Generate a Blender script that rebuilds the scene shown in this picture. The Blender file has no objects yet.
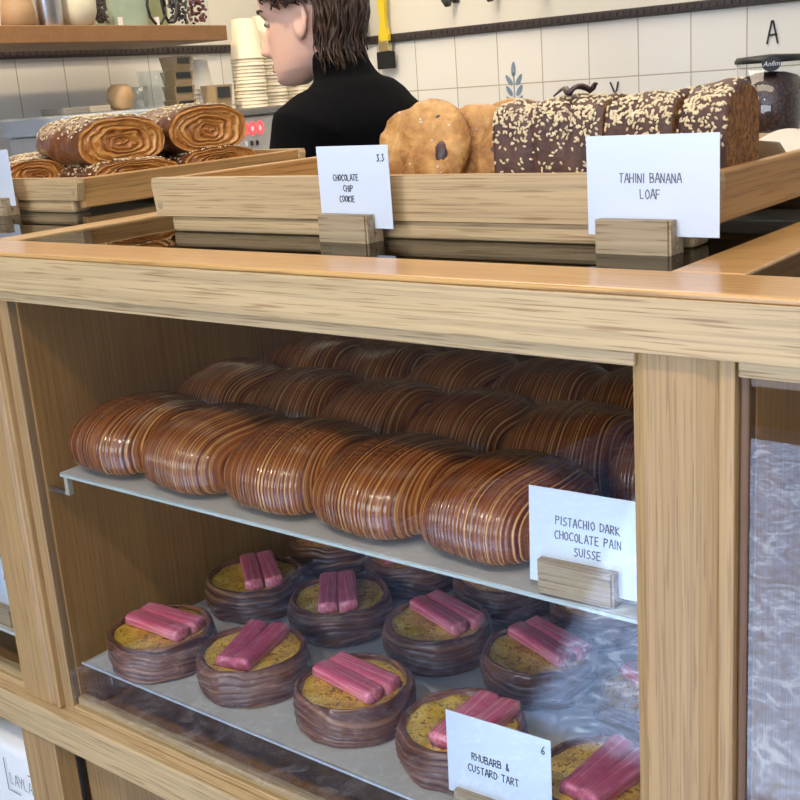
import bpy, bmesh, math, random
from math import sin, cos, pi, radians
from mathutils import Vector, Matrix, noise

random.seed(7)
S = bpy.context.scene
COL = S.collection

# ---------------------------------------------------------------- camera
cam_d = bpy.data.cameras.new('camera'); cam = bpy.data.objects.new('camera', cam_d); COL.objects.link(cam)
right = Vector((0.783, 0.618, -0.072)); fwd = Vector((-0.612, 0.744, -0.269)).normalized()
right = (right - fwd * right.dot(fwd)).normalized(); up = right.cross(fwd)
mw = Matrix.Identity(4)
for i in range(3):
    mw[i][0] = right[i]; mw[i][1] = up[i]; mw[i][2] = -fwd[i]
mw[0][3], mw[1][3], mw[2][3] = 0.0, -0.6, 1.225
cam.matrix_world = mw
cam_d.sensor_width = 36; cam_d.lens = 1138.5 / 800 * 36; cam_d.clip_start = 0.02
S.camera = cam

# ---------------------------------------------------------------- world, sun, large lights, exposure
S.view_settings.view_transform = 'Standard'
S.view_settings.look = 'None'
S.view_settings.exposure = 0.0
S.view_settings.gamma = 1.0
S.view_settings.use_curve_mapping = False
w = bpy.data.worlds.new('sky'); S.world = w; w.use_nodes = True
w.node_tree.nodes['Background'].inputs[0].default_value = (0.62, 0.76, 1.0, 1)
w.node_tree.nodes['Background'].inputs[1].default_value = 0.55

def light(name, kind, loc, rot, energy, color, sx=None, sy=None, angle=None):
    d = bpy.data.lights.new(name, kind); d.energy = energy; d.color = color
    if kind == 'AREA':
        d.shape = 'RECTANGLE'; d.size = sx; d.size_y = sy
    if kind == 'SUN': d.angle = angle
    o = bpy.data.objects.new(name, d); COL.objects.link(o)
    o.location = loc; o.rotation_euler = rot
    return o
light('sun', 'SUN', (0, -6, 6), (radians(43.0), 0, radians(-17.5)), 27.0, (0.70, 0.84, 1.0), angle=radians(1))
light('window_daylight', 'AREA', (-0.3, -3.3, 1.75), (radians(86), 0, 0), 80, (0.80, 0.89, 1.0), 3.0, 1.4)
light('ceiling_lamp_glow', 'AREA', (-0.9, 0.55, 2.45), (0, 0, 0), 13, (1.0, 0.82, 0.60), 1.6, 0.5)
light('work_area_glow', 'AREA', (-1.6, 1.5, 2.45), (0, 0, 0), 18, (1.0, 0.86, 0.68), 1.0, 1.0)

def spot(name, loc, target, energy, color, r=0.035, ang=70):
    d = bpy.data.lights.new(name, 'SPOT'); d.energy = energy; d.color = color; d.shadow_soft_size = r; d.spot_size = radians(ang); d.spot_blend = 0.6
    o = bpy.data.objects.new(name, d); COL.objects.link(o); o.location = loc
    o.rotation_euler = (Vector(target) - Vector(loc)).to_track_quat('-Z', 'Y').to_euler()
spot('added_spot', (0.35, -1.15, 2.6), (-0.6, 0.1, 0.9), 50, (1.0, 0.87, 0.70))  # unseen spot added for glints on the pastries and a brighter front
spot('added_spot', (-0.75, -1.25, 2.6), (-0.8, 0.1, 0.9), 45, (1.0, 0.87, 0.70))  # second unseen spot added for glints, further left
spot('added_spot', (-1.7, 0.1, 2.6), (-2.4, 1.2, 1.2), 120, (1.0, 0.78, 0.50))  # unseen warm spot added to warm the left wall tiles

# ---------------------------------------------------------------- node helpers
def newmat(name):
    m = bpy.data.materials.new(name); m.use_nodes = True
    nt = m.node_tree; b = nt.nodes['Principled BSDF']
    return m, nt, b
def N(nt, t, **k):
    n = nt.nodes.new(t)
    for a, v in k.items(): setattr(n, a, v)
    return n
def ramp(nt, src, stops, interp='LINEAR'):
    r = N(nt, 'ShaderNodeValToRGB'); r.color_ramp.interpolation = interp
    e = r.color_ramp.elements
    while len(e) < len(stops): e.new(0.5)
    for i, (p, c) in enumerate(stops):
        e[i].position = p; e[i].color = (c[0], c[1], c[2], 1) if not isinstance(c, (int, float)) else (c, c, c, 1)
    nt.links.new(src, r.inputs[0]); return r.outputs[0]
def mixc(nt, fac, a, b, mode='MIX'):
    m = N(nt, 'ShaderNodeMix', data_type='RGBA', blend_type=mode)
    for s, v in ((0, fac), (6, a), (7, b)):
        if isinstance(v, (int, float)): m.inputs[s].default_value = v
        elif isinstance(v, tuple): m.inputs[s].default_value = (v[0], v[1], v[2], 1)
        else: nt.links.new(v, m.inputs[s])
    return m.outputs[2]
def coords(nt, scale=(1, 1, 1), rot=(0, 0, 0), loc=(0, 0, 0)):
    t = N(nt, 'ShaderNodeTexCoord'); mp = N(nt, 'ShaderNodeMapping')
    mp.inputs['Scale'].default_value = scale; mp.inputs['Rotation'].default_value = rot; mp.inputs['Location'].default_value = loc
    nt.links.new(t.outputs['Object'], mp.inputs[0]); return mp.outputs[0]
def noise_t(nt, vec, scale, detail=4, rough=0.5, dist=0.0):
    n = N(nt, 'ShaderNodeTexNoise'); n.inputs['Scale'].default_value = scale; n.inputs['Detail'].default_value = detail
    n.inputs['Roughness'].default_value = rough; n.inputs['Distortion'].default_value = dist
    if vec is not None: nt.links.new(vec, n.inputs['Vector'])
    return n.outputs['Fac']
def bump(nt, b, h, strength=0.3, dist=0.002):
    n = N(nt, 'ShaderNodeBump'); n.inputs['Strength'].default_value = strength; n.inputs['Distance'].default_value = dist
    nt.links.new(h, n.inputs['Height']); nt.links.new(n.outputs[0], b.inputs['Normal'])

def wood(name, axis='x', light_c=(0.60, 0.40, 0.19), dark_c=(0.40, 0.24, 0.10), rough=0.45, pore=0.75, seed=0.0, coat=0.0, streak=0.55):
    m, nt, b = newmat(name)
    def sc(a, l): return {'x': (l, a, a), 'y': (a, l, a), 'z': (a, a, l)}[axis]
    v1 = coords(nt, sc(14, 1.0), loc=(seed, seed, seed)); n1 = noise_t(nt, v1, 1.0, 3, 0.55, 1.2)
    v2 = coords(nt, sc(430, 4.5), loc=(seed, seed, 0)); n2 = noise_t(nt, v2, 1.0, 2, 0.45, 0.25)
    v3 = coords(nt, sc(640, 17), loc=(0, seed, seed)); n3 = noise_t(nt, v3, 1.0, 1, 0.4, 0.1)
    v4 = coords(nt, sc(120, 1.4), loc=(seed, 0, seed)); n4 = noise_t(nt, v4, 1.0, 2, 0.5, 0.5)
    base = ramp(nt, n1, [(0.3, dark_c), (0.68, light_c)])
    band = ramp(nt, n4, [(0.40, tuple(c * 0.86 for c in light_c)), (0.56, light_c)])
    c = mixc(nt, 0.6, base, band)
    st = ramp(nt, n2, [(0.40, 0.66), (0.53, 1.0)])
    c = mixc(nt, streak, c, st, 'MULTIPLY')
    po = ramp(nt, n3, [(0.33, (0.55, 0.45, 0.35)), (0.42, (1, 1, 1))])
    c = mixc(nt, pore, c, po, 'MULTIPLY')
    nt.links.new(c, b.inputs['Base Color'])
    b.inputs['Roughness'].default_value = rough
    b.inputs['Coat Weight'].default_value = coat; b.inputs['Coat Roughness'].default_value = 0.18
    bump(nt, b, n2, 0.12, 0.001)
    return m
def plain(name, col, rough=0.5, metal=0.0, coat=0.0, emit=None, estr=0.0, sss=0.0, var=0.0, vs=30, bmp=0.0, croug=0.1):
    m, nt, b = newmat(name)
    b.inputs['Base Color'].default_value = (*col, 1); b.inputs['Roughness'].default_value = rough
    b.inputs['Metallic'].default_value = metal; b.inputs['Coat Weight'].default_value = coat; b.inputs['Coat Roughness'].default_value = croug
    if sss: b.inputs['Subsurface Weight'].default_value = sss; b.inputs['Subsurface Scale'].default_value = 0.01
    if emit: b.inputs['Emission Color'].default_value = (*emit, 1); b.inputs['Emission Strength'].default_value = estr
    v = coords(nt); n = noise_t(nt, v, vs, 4, 0.6)
    if var:
        c = ramp(nt, n, [(0.3, tuple(x * (1 - var) for x in col)), (0.7, col)])
        nt.links.new(c, b.inputs['Base Color'])
    if bmp: bump(nt, b, n, bmp, 0.002)
    return m
def glassmat(name, tint=(0.96, 0.98, 0.97), gl=1.0, rough=0.0, ior=1.5, boost=1.6):
    m = bpy.data.materials.new(name); m.use_nodes = True; nt = m.node_tree; nt.nodes.clear()
    o = N(nt, 'ShaderNodeOutputMaterial'); tr = N(nt, 'ShaderNodeBsdfTransparent'); g = N(nt, 'ShaderNodeBsdfGlossy')
    tr.inputs[0].default_value = (*tint, 1); g.inputs['Roughness'].default_value = rough; g.inputs[0].default_value = (gl, gl, gl, 1)
    f = N(nt, 'ShaderNodeFresnel'); f.inputs[0].default_value = ior; mx = N(nt, 'ShaderNodeMixShader')
    geo = N(nt, 'ShaderNodeNewGeometry'); ml = N(nt, 'ShaderNodeMath', operation='MULTIPLY'); sb = N(nt, 'ShaderNodeMath', operation='SUBTRACT')
    sb.inputs[0].default_value = 1.0; nt.links.new(geo.outputs['Backfacing'], sb.inputs[1])
    nt.links.new(f.outputs[0], ml.inputs[0]); nt.links.new(sb.outputs[0], ml.inputs[1])
    # both faces of the pane mirror: the front face carries the two reflections of a thin pane
    ad = N(nt, 'ShaderNodeMath', operation='MULTIPLY'); ad.inputs[1].default_value = boost; ad.use_clamp = True
    nt.links.new(ml.outputs[0], ad.inputs[0])
    nt.links.new(ad.outputs[0], mx.inputs[0]); nt.links.new(tr.outputs[0], mx.inputs[1]); nt.links.new(g.outputs[0], mx.inputs[2])
    nt.links.new(mx.outputs[0], o.inputs[0]); return m

# ---------------------------------------------------------------- geometry helpers
def setp(o, label=None, cat=None, group=None, kind=None):
    if label: o['label'] = label
    if cat: o['category'] = cat
    if group: o['group'] = group
    if kind: o['kind'] = kind
    return o
def thing(name, label, cat, loc=(0, 0, 0), rz=0.0, group=None):
    o = bpy.data.objects.new(name, None); COL.objects.link(o); o.empty_display_size = 0.02
    o.location = loc; o.rotation_euler = (0, 0, rz)
    return setp(o, label, cat, group)
def mesh_obj(name, me, mat, parent=None, loc=None, rot=None):
    o = bpy.data.objects.new(name, me); COL.objects.link(o)
    if mat is not None and not me.materials: me.materials.append(mat)
    if parent: o.parent = parent
    if loc is not None: o.location = loc
    if rot is not None: o.rotation_euler = rot
    return o
def obj(name, bm, mat, parent=None, smooth=False, loc=None, rot=None):
    me = bpy.data.meshes.new(name); bm.normal_update(); bm.to_mesh(me); bm.free()
    if smooth: me.polygons.foreach_set('use_smooth', [True] * len(me.polygons))
    return mesh_obj(name, me, mat, parent, loc, rot)
def box(bm, x0, x1, y0, y1, z0, z1, bev=0.0, seg=2, M=None):
    r = bmesh.ops.create_cube(bm, size=1.0)
    vs = r['verts']
    for v in vs:
        v.co = Vector(((x0 + x1) / 2 + v.co.x * (x1 - x0), (y0 + y1) / 2 + v.co.y * (y1 - y0), (z0 + z1) / 2 + v.co.z * (z1 - z0)))
    if bev:
        es = list({e for v in vs for e in v.link_edges})
        rr = bmesh.ops.bevel(bm, geom=es, offset=bev, segments=seg, affect='EDGES', profile=0.5)
        vs = list({v for f in rr['faces'] for v in f.verts} | {v for v in vs if v.is_valid})
    if M is not None:
        bmesh.ops.transform(bm, matrix=M, verts=[v for v in vs if v.is_valid])
    return bm
def B(*a, **k):
    return box(bmesh.new(), *a, **k)
def loft(bm, rings, closed=True, cap=True):
    vr = [[bm.verts.new(p) for p in r] for r in rings]
    n = len(vr[0])
    for a, b in zip(vr, vr[1:]):
        for i in range(n if closed else n - 1):
            j = (i + 1) % n
            bm.faces.new((a[i], a[j], b[j], b[i]))
    if cap and closed:
        bm.faces.new(list(reversed(vr[0]))); bm.faces.new(vr[-1])
    return vr
def lathe(bm, prof, n=32, cap=True, c=(0, 0, 0)):
    rings = [[(c[0] + r * cos(2 * pi * i / n), c[1] + r * sin(2 * pi * i / n), c[2] + z) for i in range(n)] for r, z in prof]
    return loft(bm, rings, True, cap)
def tube(bm, pts, rad, n=8, flat=1.0):
    pts = [Vector(p) for p in pts]; rings = []
    if not hasattr(rad, '__len__'): rad = [rad] * len(pts)
    pn = None
    for i, p in enumerate(pts):
        d = (pts[min(i + 1, len(pts) - 1)] - pts[max(i - 1, 0)]).normalized()
        a = pn if pn is not None else (Vector((0, 0, 1)) if abs(d.z) < 0.9 else Vector((1, 0, 0)))
        u = d.cross(a)
        if u.length < 1e-5: u = d.cross(Vector((0, 1, 0)))
        u.normalize(); v = u.cross(d).normalized(); pn = v
        rings.append([p + u * (cos(2 * pi * k / n) * rad[i]) + v * (sin(2 * pi * k / n) * rad[i] * flat) for k in range(n)])
    loft(bm, rings)
def ellipsoid(bm, c, r, M3=None, nu=8, nv=6):
    c = Vector(c); rings = []
    for j in range(1, nv):
        t = pi * j / nv
        ring = []
        for i in range(nu):
            a = 2 * pi * i / nu
            p = Vector((r[0] * sin(t) * cos(a), r[1] * sin(t) * sin(a), -r[2] * cos(t)))
            ring.append(c + (M3 @ p if M3 else p))
        rings.append(ring)
    vr = [[bm.verts.new(p) for p in rg] for rg in rings]
    e0 = Vector((0, 0, -r[2])); e1 = Vector((0, 0, r[2]))
    b = bm.verts.new(c + (M3 @ e0 if M3 else e0)); t = bm.verts.new(c + (M3 @ e1 if M3 else e1))
    for a, bb in zip(vr, vr[1:]):
        for i in range(nu): bm.faces.new((a[i], a[(i + 1) % nu], bb[(i + 1) % nu], bb[i]))
    for i in range(nu):
        bm.faces.new((vr[0][(i + 1) % nu], vr[0][i], b)); bm.faces.new((vr[-1][i], vr[-1][(i + 1) % nu], t))
def copy_thing(root, loc=None, rz=None, label=None, group=None):
    c = root.copy(); COL.objects.link(c)
    if loc is not None: c.location = loc
    if rz is not None: c.rotation_euler = (root.rotation_euler[0], root.rotation_euler[1], rz)
    if label: c['label'] = label
    if group: c['group'] = group
    for ch in list(root.children):
        k = ch.copy(); COL.objects.link(k); k.parent = c
        for g in list(ch.children):
            h = g.copy(); COL.objects.link(h); h.parent = k
    return c
def fb(p, s=1.0): return noise.noise(Vector(p) * s)

# ---------------------------------------------------------------- hand lettering
GL = {
 'A': [[(0,0),(1.5,6),(2,6),(3.6,0)],[(0.6,2.2),(3.2,2.4)]], 'B': [[(0,0),(0,6),(2.6,5.6),(2.6,3.6),(0,3.1)],[(0,3.1),(3.2,2.6),(3,0.3),(0,0)]],
 'C': [[(3.2,5.3),(1.6,6),(0.2,4),(0.2,1.8),(1.5,0),(3.3,0.6)]], 'D': [[(0,0),(0.1,6),(2.4,5.2),(3.4,3),(2.2,0.6),(0,0)]],
 'E': [[(3,6),(0.3,5.9),(0.2,0),(3.1,0.1)],[(0.2,3.1),(2.6,3.2)]], 'F': [[(3,6),(0.2,5.9),(0.2,0)],[(0.2,3.1),(2.4,3.2)]],
 'H': [[(0,0),(0.1,6)],[(3,0),(3.1,6)],[(0,3),(3.1,3.2)]], 'I': [[(0.4,0),(0.5,6)]],
 'K': [[(0,0),(0,6)],[(3,5.9),(0,2.8),(3.2,0)]], 'L': [[(0,6),(0.1,0.1),(2.8,0)]],
 'M': [[(0,0),(0.3,6),(1.8,2.6),(3.4,6),(3.7,0)]], 'N': [[(0,0),(0.1,6),(3,0.2),(3.1,6)]],
 'O': [[(1.6,6),(0.2,4.4),(0.2,1.5),(1.6,0),(3.1,1.5),(3.1,4.5),(1.6,6)]], 'P': [[(0,0),(0.1,6),(2.9,5.4),(2.7,3.4),(0.1,2.9)]],
 'R': [[(0,0),(0.1,6),(2.8,5.4),(2.6,3.5),(0.1,3)],[(1,3),(3.1,0)]], 'S': [[(3,5.4),(1.6,6),(0.4,4.8),(0.9,3.5),(2.6,2.6),(3,1.2),(1.6,0),(0,0.5)]],
 'T': [[(0,5.9),(3.3,6)],[(1.6,5.9),(1.5,0)]], 'U': [[(0,6),(0.1,1.4),(1.5,0),(3,1.3),(3.1,6)]],
 'X': [[(0,0),(3,6)],[(0,6),(3.2,0)]], 'Y': [[(0,6),(1.6,3)],[(3.2,6),(1.4,0)]], 'W': [[(0,6),(0.9,0),(1.9,4),(2.9,0),(3.9,6)]],
 '&': [[(3.2,0),(0.6,4.6),(1.4,6),(2.4,4.8),(0.2,1.8),(1.2,0),(3,2.4)]], '3': [[(0.1,5.6),(2.4,6),(1.2,3.4),(2.8,2),(1.4,0),(0,0.7)]],
 '6': [[(2.6,6),(0.6,3.6),(0.2,1.4),(1.6,0),(3,1.3),(1.8,3),(0.4,1.8)]], '.': [[(0.2,0),(0.5,0.4)]], ' ': [],
}
def strokes(bm, text, x, z, h, wpen, y=0.0, jit=0.03, adv=4.5, slope=0.0):
    """flat pen strokes in the XZ plane at depth y, facing -Y"""
    s = h / 6.0; cx = x
    for ch in text:
        g = GL.get(ch, [])
        dz = random.uniform(-1, 1) * h * jit
        for ln in g:
            P = [Vector((cx + px * s * 0.86 + random.uniform(-1, 1) * h * jit * .6, 0, z + dz + pz * s + slope * (cx - x))) for px, pz in ln]
            for a, b in zip(P, P[1:]):
                d = (b - a)
                if d.length < 1e-7: continue
                d.normalize(); n = Vector((-d.z, 0, d.x)) * (wpen / 2); e = d * (wpen * 0.3)
                q = [a - e + n, a - e - n, b + e - n, b + e + n]
                f = [bm.verts.new((v.x, y, v.z)) for v in q]
                k = [bm.verts.new((v.x, y + 0.0002, v.z)) for v in q]
                bm.faces.new(f); bm.faces.new(list(reversed(k)))
                for i in range(4): bm.faces.new((f[i], k[i], k[(i + 1) % 4], f[(i + 1) % 4]))
        cx += (adv if ch not in 'I.' else adv * 0.5) * s * (0.7 if ch == ' ' else 0.86)
    return cx
def text_w(text, h, adv=4.5):
    s = h / 6.0
    return sum((adv if ch not in 'I.' else adv * 0.5) * s * (0.7 if ch == ' ' else 0.86) for ch in text)

# ---------------------------------------------------------------- materials
OAK_X = wood('oak_along_x', 'x', (0.57, 0.39, 0.19), (0.46, 0.295, 0.13), 0.5)
OAK_Z = wood('oak_along_z', 'z', (0.46, 0.275, 0.108), (0.34, 0.19, 0.068), 0.45, 0.5, 3.1)
OAK_Y = wood('oak_along_y', 'y', (0.60, 0.38, 0.16), (0.44, 0.25, 0.09), 0.4, 0.6, 1.7)
OAK_TOP = wood('orange_oak', 'x', (0.62, 0.34, 0.11), (0.50, 0.24, 0.07), 0.28, 0.6, 5.0, coat=0.3)  # more orange and glossier than the front board's oak
OAK_TRAY = wood('tray_oak', 'x', (0.60, 0.42, 0.22), (0.44, 0.28, 0.13), 0.5, 0.7, 9.0)
OAK_TRAY_Y = wood('tray_oak_side', 'y', (0.55, 0.30, 0.10), (0.38, 0.19, 0.055), 0.5, 0.6, 2.0)
OAK_BLOCK = wood('block_oak', 'x', (0.46, 0.34, 0.20), (0.30, 0.21, 0.115), 0.6, 0.9, 4.0)
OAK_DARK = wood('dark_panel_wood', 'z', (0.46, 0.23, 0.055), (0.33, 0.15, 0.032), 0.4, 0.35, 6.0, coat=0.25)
SHELF_WOOD = wood('wall_shelf_wood', 'y', (0.30, 0.15, 0.055), (0.19, 0.085, 0.03), 0.5, 0.4, 8.0)
SILL_WOOD = wood('sill_wood', 'x', (0.20, 0.09, 0.04), (0.12, 0.05, 0.025), 0.5, 0.3, 8.0)
GLASS = glassmat('pane_glass', (0.955, 0.965, 0.96))
TOPGLASS = glassmat('top_glass', (0.36, 0.36, 0.34), 0.75, 0.02, boost=1.0)
CLEAR = glassmat('clear_jar_glass', (0.93, 0.95, 0.95), 1.0, 0.03)
CARD = plain('laminated_card', (0.66, 0.71, 0.80), 0.35, coat=1.0, croug=0.12, bmp=0.12, vs=60)
INK = plain('pen_ink', (0.03, 0.03, 0.035), 0.6)
INKG = plain('grey_pen_ink', (0.12, 0.12, 0.14), 0.6)
STEEL = plain('brushed_steel', (0.55, 0.56, 0.58), 0.3, metal=1.0)
STEELM = plain('matt_steel', (0.52, 0.52, 0.52), 0.45, metal=0.6, var=0.1)
PARCH = plain('baking_parchment', (0.56, 0.54, 0.49), 0.55, var=0.12, vs=14, bmp=0.5)
PAPER = plain('white_paper', (0.78, 0.76, 0.72), 0.7, var=0.05, vs=20, bmp=0.3)
BLACK = plain('black_plastic', (0.012, 0.012, 0.014), 0.4)
BLACKM = plain('dark_iron', (0.03, 0.028, 0.03), 0.6)

# ---------------------------------------------------------------- the room
def tile_mat(name, rotz, org):
    m, nt, b = newmat(name)
    t = N(nt, 'ShaderNodeTexCoord'); mp = N(nt, 'ShaderNodeMapping')
    nt.links.new(t.outputs['Object'], mp.inputs[0])
    sep = N(nt, 'ShaderNodeSeparateXYZ'); nt.links.new(mp.outputs[0], sep.inputs[0])
    cmb = N(nt, 'ShaderNodeCombineXYZ'); nt.links.new(sep.outputs[0], cmb.inputs[0]); nt.links.new(sep.outputs[2], cmb.inputs[1])
    br = N(nt, 'ShaderNodeTexBrick'); nt.links.new(cmb.outputs[0], br.inputs['Vector'])
    br.offset = 0.0; br.squash = 1.0
    br.inputs['Scale'].default_value = 1.0; br.inputs['Brick Width'].default_value = 0.15; br.inputs['Row Height'].default_value = 0.15
    br.inputs['Mortar Size'].default_value = 0.0016; br.inputs['Mortar Smooth'].default_value = 0.1
    br.inputs['Color1'].default_value = (0.74, 0.73, 0.69, 1); br.inputs['Color2'].default_value = (0.78, 0.77, 0.73, 1)
    br.inputs['Mortar'].default_value = (0.40, 0.36, 0.28, 1)
    # painted plaster above the tiles
    gt = N(nt, 'ShaderNodeMath', operation='GREATER_THAN'); nt.links.new(sep.outputs[2], gt.inputs[0]); gt.inputs[1].default_value = 0.0
    c = mixc(nt, gt.outputs[0], br.outputs['Color'], (0.70, 0.67, 0.58))
    nt.links.new(c, b.inputs['Base Color'])
    rr = N(nt, 'ShaderNodeMapRange'); nt.links.new(gt.outputs[0], rr.inputs[0]); rr.inputs[3].default_value = 0.16; rr.inputs[4].default_value = 0.7
    nt.links.new(rr.outputs[0], b.inputs['Roughness'])
    n = noise_t(nt, mp.outputs[0], 9, 2); iv = N(nt, 'ShaderNodeMath', operation='MULTIPLY_ADD')
    nt.links.new(br.outputs['Fac'], iv.inputs[0]); iv.inputs[1].default_value = -0.6; nt.links.new(n, iv.inputs[2])
    bump(nt, b, iv.outputs[0], 0.35, 0.002)
    return m
ZT = 1.343   # top of the tiling
FLOORZ = -0.12
# wall objects have their origin on the tile grid so that the joints fall where they should
def wallbox(name, org, rz, x0, x1, mat, th=0.1):
    o = obj(name, B(x0, x1, 0, th, FLOORZ - ZT, 2.7 - ZT), mat); o.location = org; o.rotation_euler = (0, 0, rz)
    return setp(o, kind='structure')
LWA = radians(96)     # left wall runs from the corner towards the shopfront
wallbox('wall_back', (-2.221 - 0.15 * 4, 2.3, ZT), 0, -0.25, 5.1, tile_mat('back_wall_tiles', 0, 0))
ld = Vector((0.1045, -0.9945, 0))
CORN = Vector((-2.622, 2.3, ZT))
# local +x of the left wall points to the back corner; local +y away from the room
offs = 0.15 * 14
lo = CORN + ld * (offs + 0.035)
wl = wallbox('wall_left', lo, math.atan2(-ld.y, -ld.x), -0.3, offs + 0.12, tile_mat('left_wall_tiles', 0, 0))
DARKP = plain('dark_plaster', (0.10, 0.085, 0.07), 0.7)
wallbox('wall_left_front', lo, math.atan2(-ld.y, -ld.x), -3.9, -0.3, DARKP)
m_, nt, b = newmat('mottled_floor')
v = coords(nt); n1 = noise_t(nt, v, 13.0, 7, 0.70, 2.2); n2 = noise_t(nt, v, 40, 4, 0.7, 0.8)
c = ramp(nt, n1, [(0.38, (0.07, 0.10, 0.19)), (0.50, (0.22, 0.31, 0.52)), (0.56, (0.30, 0.40, 0.62)), (0.59, (0.85, 0.91, 1.0))])  # the blue cast of skylight is put into these floor colours
c2 = ramp(nt, n2, [(0.42, (0.62, 0.68, 0.82)), (0.58, (1, 1, 1))])
c = mixc(nt, 0.7, c, c2, 'MULTIPLY'); nt.links.new(c, b.inputs['Base Color']); b.inputs['Roughness'].default_value = 0.4
setp(obj('floor', B(-3.4, 2.7, -9, 2.4, FLOORZ - 0.05, FLOORZ), m_), kind='structure')
CEIL = plain('ceiling_paint', (0.72, 0.70, 0.66), 0.8)
setp(obj('ceiling', B(-3.4, 2.7, -3.5, 2.4, 2.7, 2.75), CEIL), kind='structure')
WP = plain('plaster_wall', (0.50, 0.46, 0.40), 0.8)
setp(obj('wall_right', B(2.2, 2.3, -3.5, 2.4, FLOORZ, 2.7), WP), kind='structure')
bm = bmesh.new()
box(bm, -3.4, -2.05, -3.5, -3.4, FLOORZ, 2.7); box(bm, 1.6, 2.3, -3.5, -3.4, FLOORZ, 2.7); box(bm, -2.05, 1.6, -3.5, -3.4, 2.45, 2.7)
setp(obj('wall_front', bm, DARKP), kind='structure')
setp(obj('trim_1', B(-2.05, 1.6, -3.56, -3.38, FLOORZ, FLOORZ + 0.16, 0.01), SILL_WOOD), kind='structure')
# ribbed dark border strip above the tiles
def ribbed(name, p0, p1, h, ribs=True):
    bm = bmesh.new(); p0 = Vector(p0); p1 = Vector(p1); L = (p1 - p0).length; d = (p1 - p0).normalized()
    ang = math.atan2(d.y, d.x); Mx = Matrix.Translation(p0) @ Matrix.Rotation(ang, 4, 'Z')
    box(bm, 0, L, -0.012, 0.0, 0, h, 0.002, 1, Mx)
    k = int(L / 0.02)
    for i in range(k): box(bm, 0.02 * i + 0.004, 0.02 * i + 0.016, -0.016, -0.010, h * 0.3, h * 0.72, 0, 1, Mx)
    return obj(name, bm, plain('border_strip_' + name, (0.045, 0.035, 0.035), 0.45))
setp(ribbed('trim_2', (-2.60, 2.297, ZT), (2.2, 2.297, ZT), 0.024), kind='structure')
q = CORN + ld * 0.01
pL = CORN + ld * 3.4
tr = ribbed('trim_3', (pL.x, pL.y, ZT), (q.x, q.y, ZT), 0.022); setp(tr, kind='structure')

# painted marks on the tiles
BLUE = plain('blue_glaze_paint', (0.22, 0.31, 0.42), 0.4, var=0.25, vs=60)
def leaf(bm, cx, cz, L, W, ang, y=0.0, th=0.0012):
    n = 14; ring = []
    for i in range(n):
        t = 2 * pi * i / n; px = cos(t) * L / 2; pz = sin(t) * W / 2 * (1 - 0.25 * cos(t))
        ring.append((cx + px * cos(ang) - pz * sin(ang), cz + px * sin(ang) + pz * cos(ang)))
    loft(bm, [[(x, y, z) for x, z in ring], [(x, y - th, z) for x, z in ring]])
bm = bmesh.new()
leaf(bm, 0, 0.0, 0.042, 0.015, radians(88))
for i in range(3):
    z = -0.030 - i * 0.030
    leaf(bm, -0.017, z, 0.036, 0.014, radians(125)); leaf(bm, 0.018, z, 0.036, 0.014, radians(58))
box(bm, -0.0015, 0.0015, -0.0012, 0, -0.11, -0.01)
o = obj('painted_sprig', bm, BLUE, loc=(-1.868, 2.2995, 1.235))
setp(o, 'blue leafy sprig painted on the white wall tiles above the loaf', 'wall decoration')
bm = bmesh.new(); leaf(bm, 0, 0, 0.07, 0.034, radians(-52))
lw = CORN + ld * 1.375
o = obj('painted_leaf', bm, BLUE, loc=(lw.x - 0.0 + 0.002, lw.y, 1.243), rot=(0, 0, math.atan2(-ld.y, -ld.x)))
setp(o, 'single blue-grey leaf painted on the left tiles below the wooden shelf', 'wall decoration')
for nm, ch, x, z, lab in (('wall_letter', 'Y', -1.555, 1.128, 'dark letter Y on the tiles just behind the loaf top'), ('wall_letter', 'A', -1.118, 1.249, 'dark letter A on the tile at the top right')):
    bm = bmesh.new(); strokes(bm, ch, 0, 0, 0.052, 0.005, 0, 0.0)
    for v_ in bm.verts: pass
    setp(obj(nm, bm, BLACKM, loc=(x, 2.2965, z)), lab, 'letter')
bm = bmesh.new(); leaf(bm, 0, 0, 0.055, 0.012, radians(12)); leaf(bm, 0.0, -0.018, 0.06, 0.014, radians(8)); leaf(bm, 0.01, 0.012, 0.03, 0.008, radians(20))
setp(obj('painted_leaf', bm, BLUE, loc=(-1.232, 2.2995, 1.118)), 'light blue leaf marks on the tile between loaf end and grinder', 'wall decoration')

# ---------------------------------------------------------------- counter: base, three cabinet bays, top slab
SLT, SLB = 1.100, 1.0625
G0 = -0.006      # front plane of frames
base = thing('base_cabinet', 'lower oak cabinet with a thick front rail under the glazed display', 'cabinet', (-0.64, 0, FLOORZ))
def P(name, mat, root, *a, bev=0.0015, **k):
    bm = B(*a, bev=bev, **k)
    bmesh.ops.translate(bm, verts=bm.verts, vec=-Vector(root.location))
    return obj(name, bm, mat, root)
P('front_rail', OAK_X, base, -1.9, 0.75, -0.012, 0.003, 0.565, 0.606)
P('rail_bead', OAK_X, base, -1.9, 0.75, 0.003, 0.020, 0.560, 0.6125)
P('cabinet_floor', OAK_DARK, base, -1.9, 0.75, 0.02, 0.5, 0.560, 0.600)
P('stile', OAK_Z, base, -1.078, -1.015, -0.004, 0.02, FLOORZ, 0.565)
P('stile', OAK_Z, base, -0.31, -0.25, -0.004, 0.02, FLOORZ, 0.565)
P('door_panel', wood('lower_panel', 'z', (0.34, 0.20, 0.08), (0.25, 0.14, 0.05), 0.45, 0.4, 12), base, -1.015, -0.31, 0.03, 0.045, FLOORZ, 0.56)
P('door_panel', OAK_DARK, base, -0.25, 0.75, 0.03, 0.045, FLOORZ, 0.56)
P('back_board', OAK_DARK, base, -1.9, 0.75, 0.48, 0.5, FLOORZ, 0.56)
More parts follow.
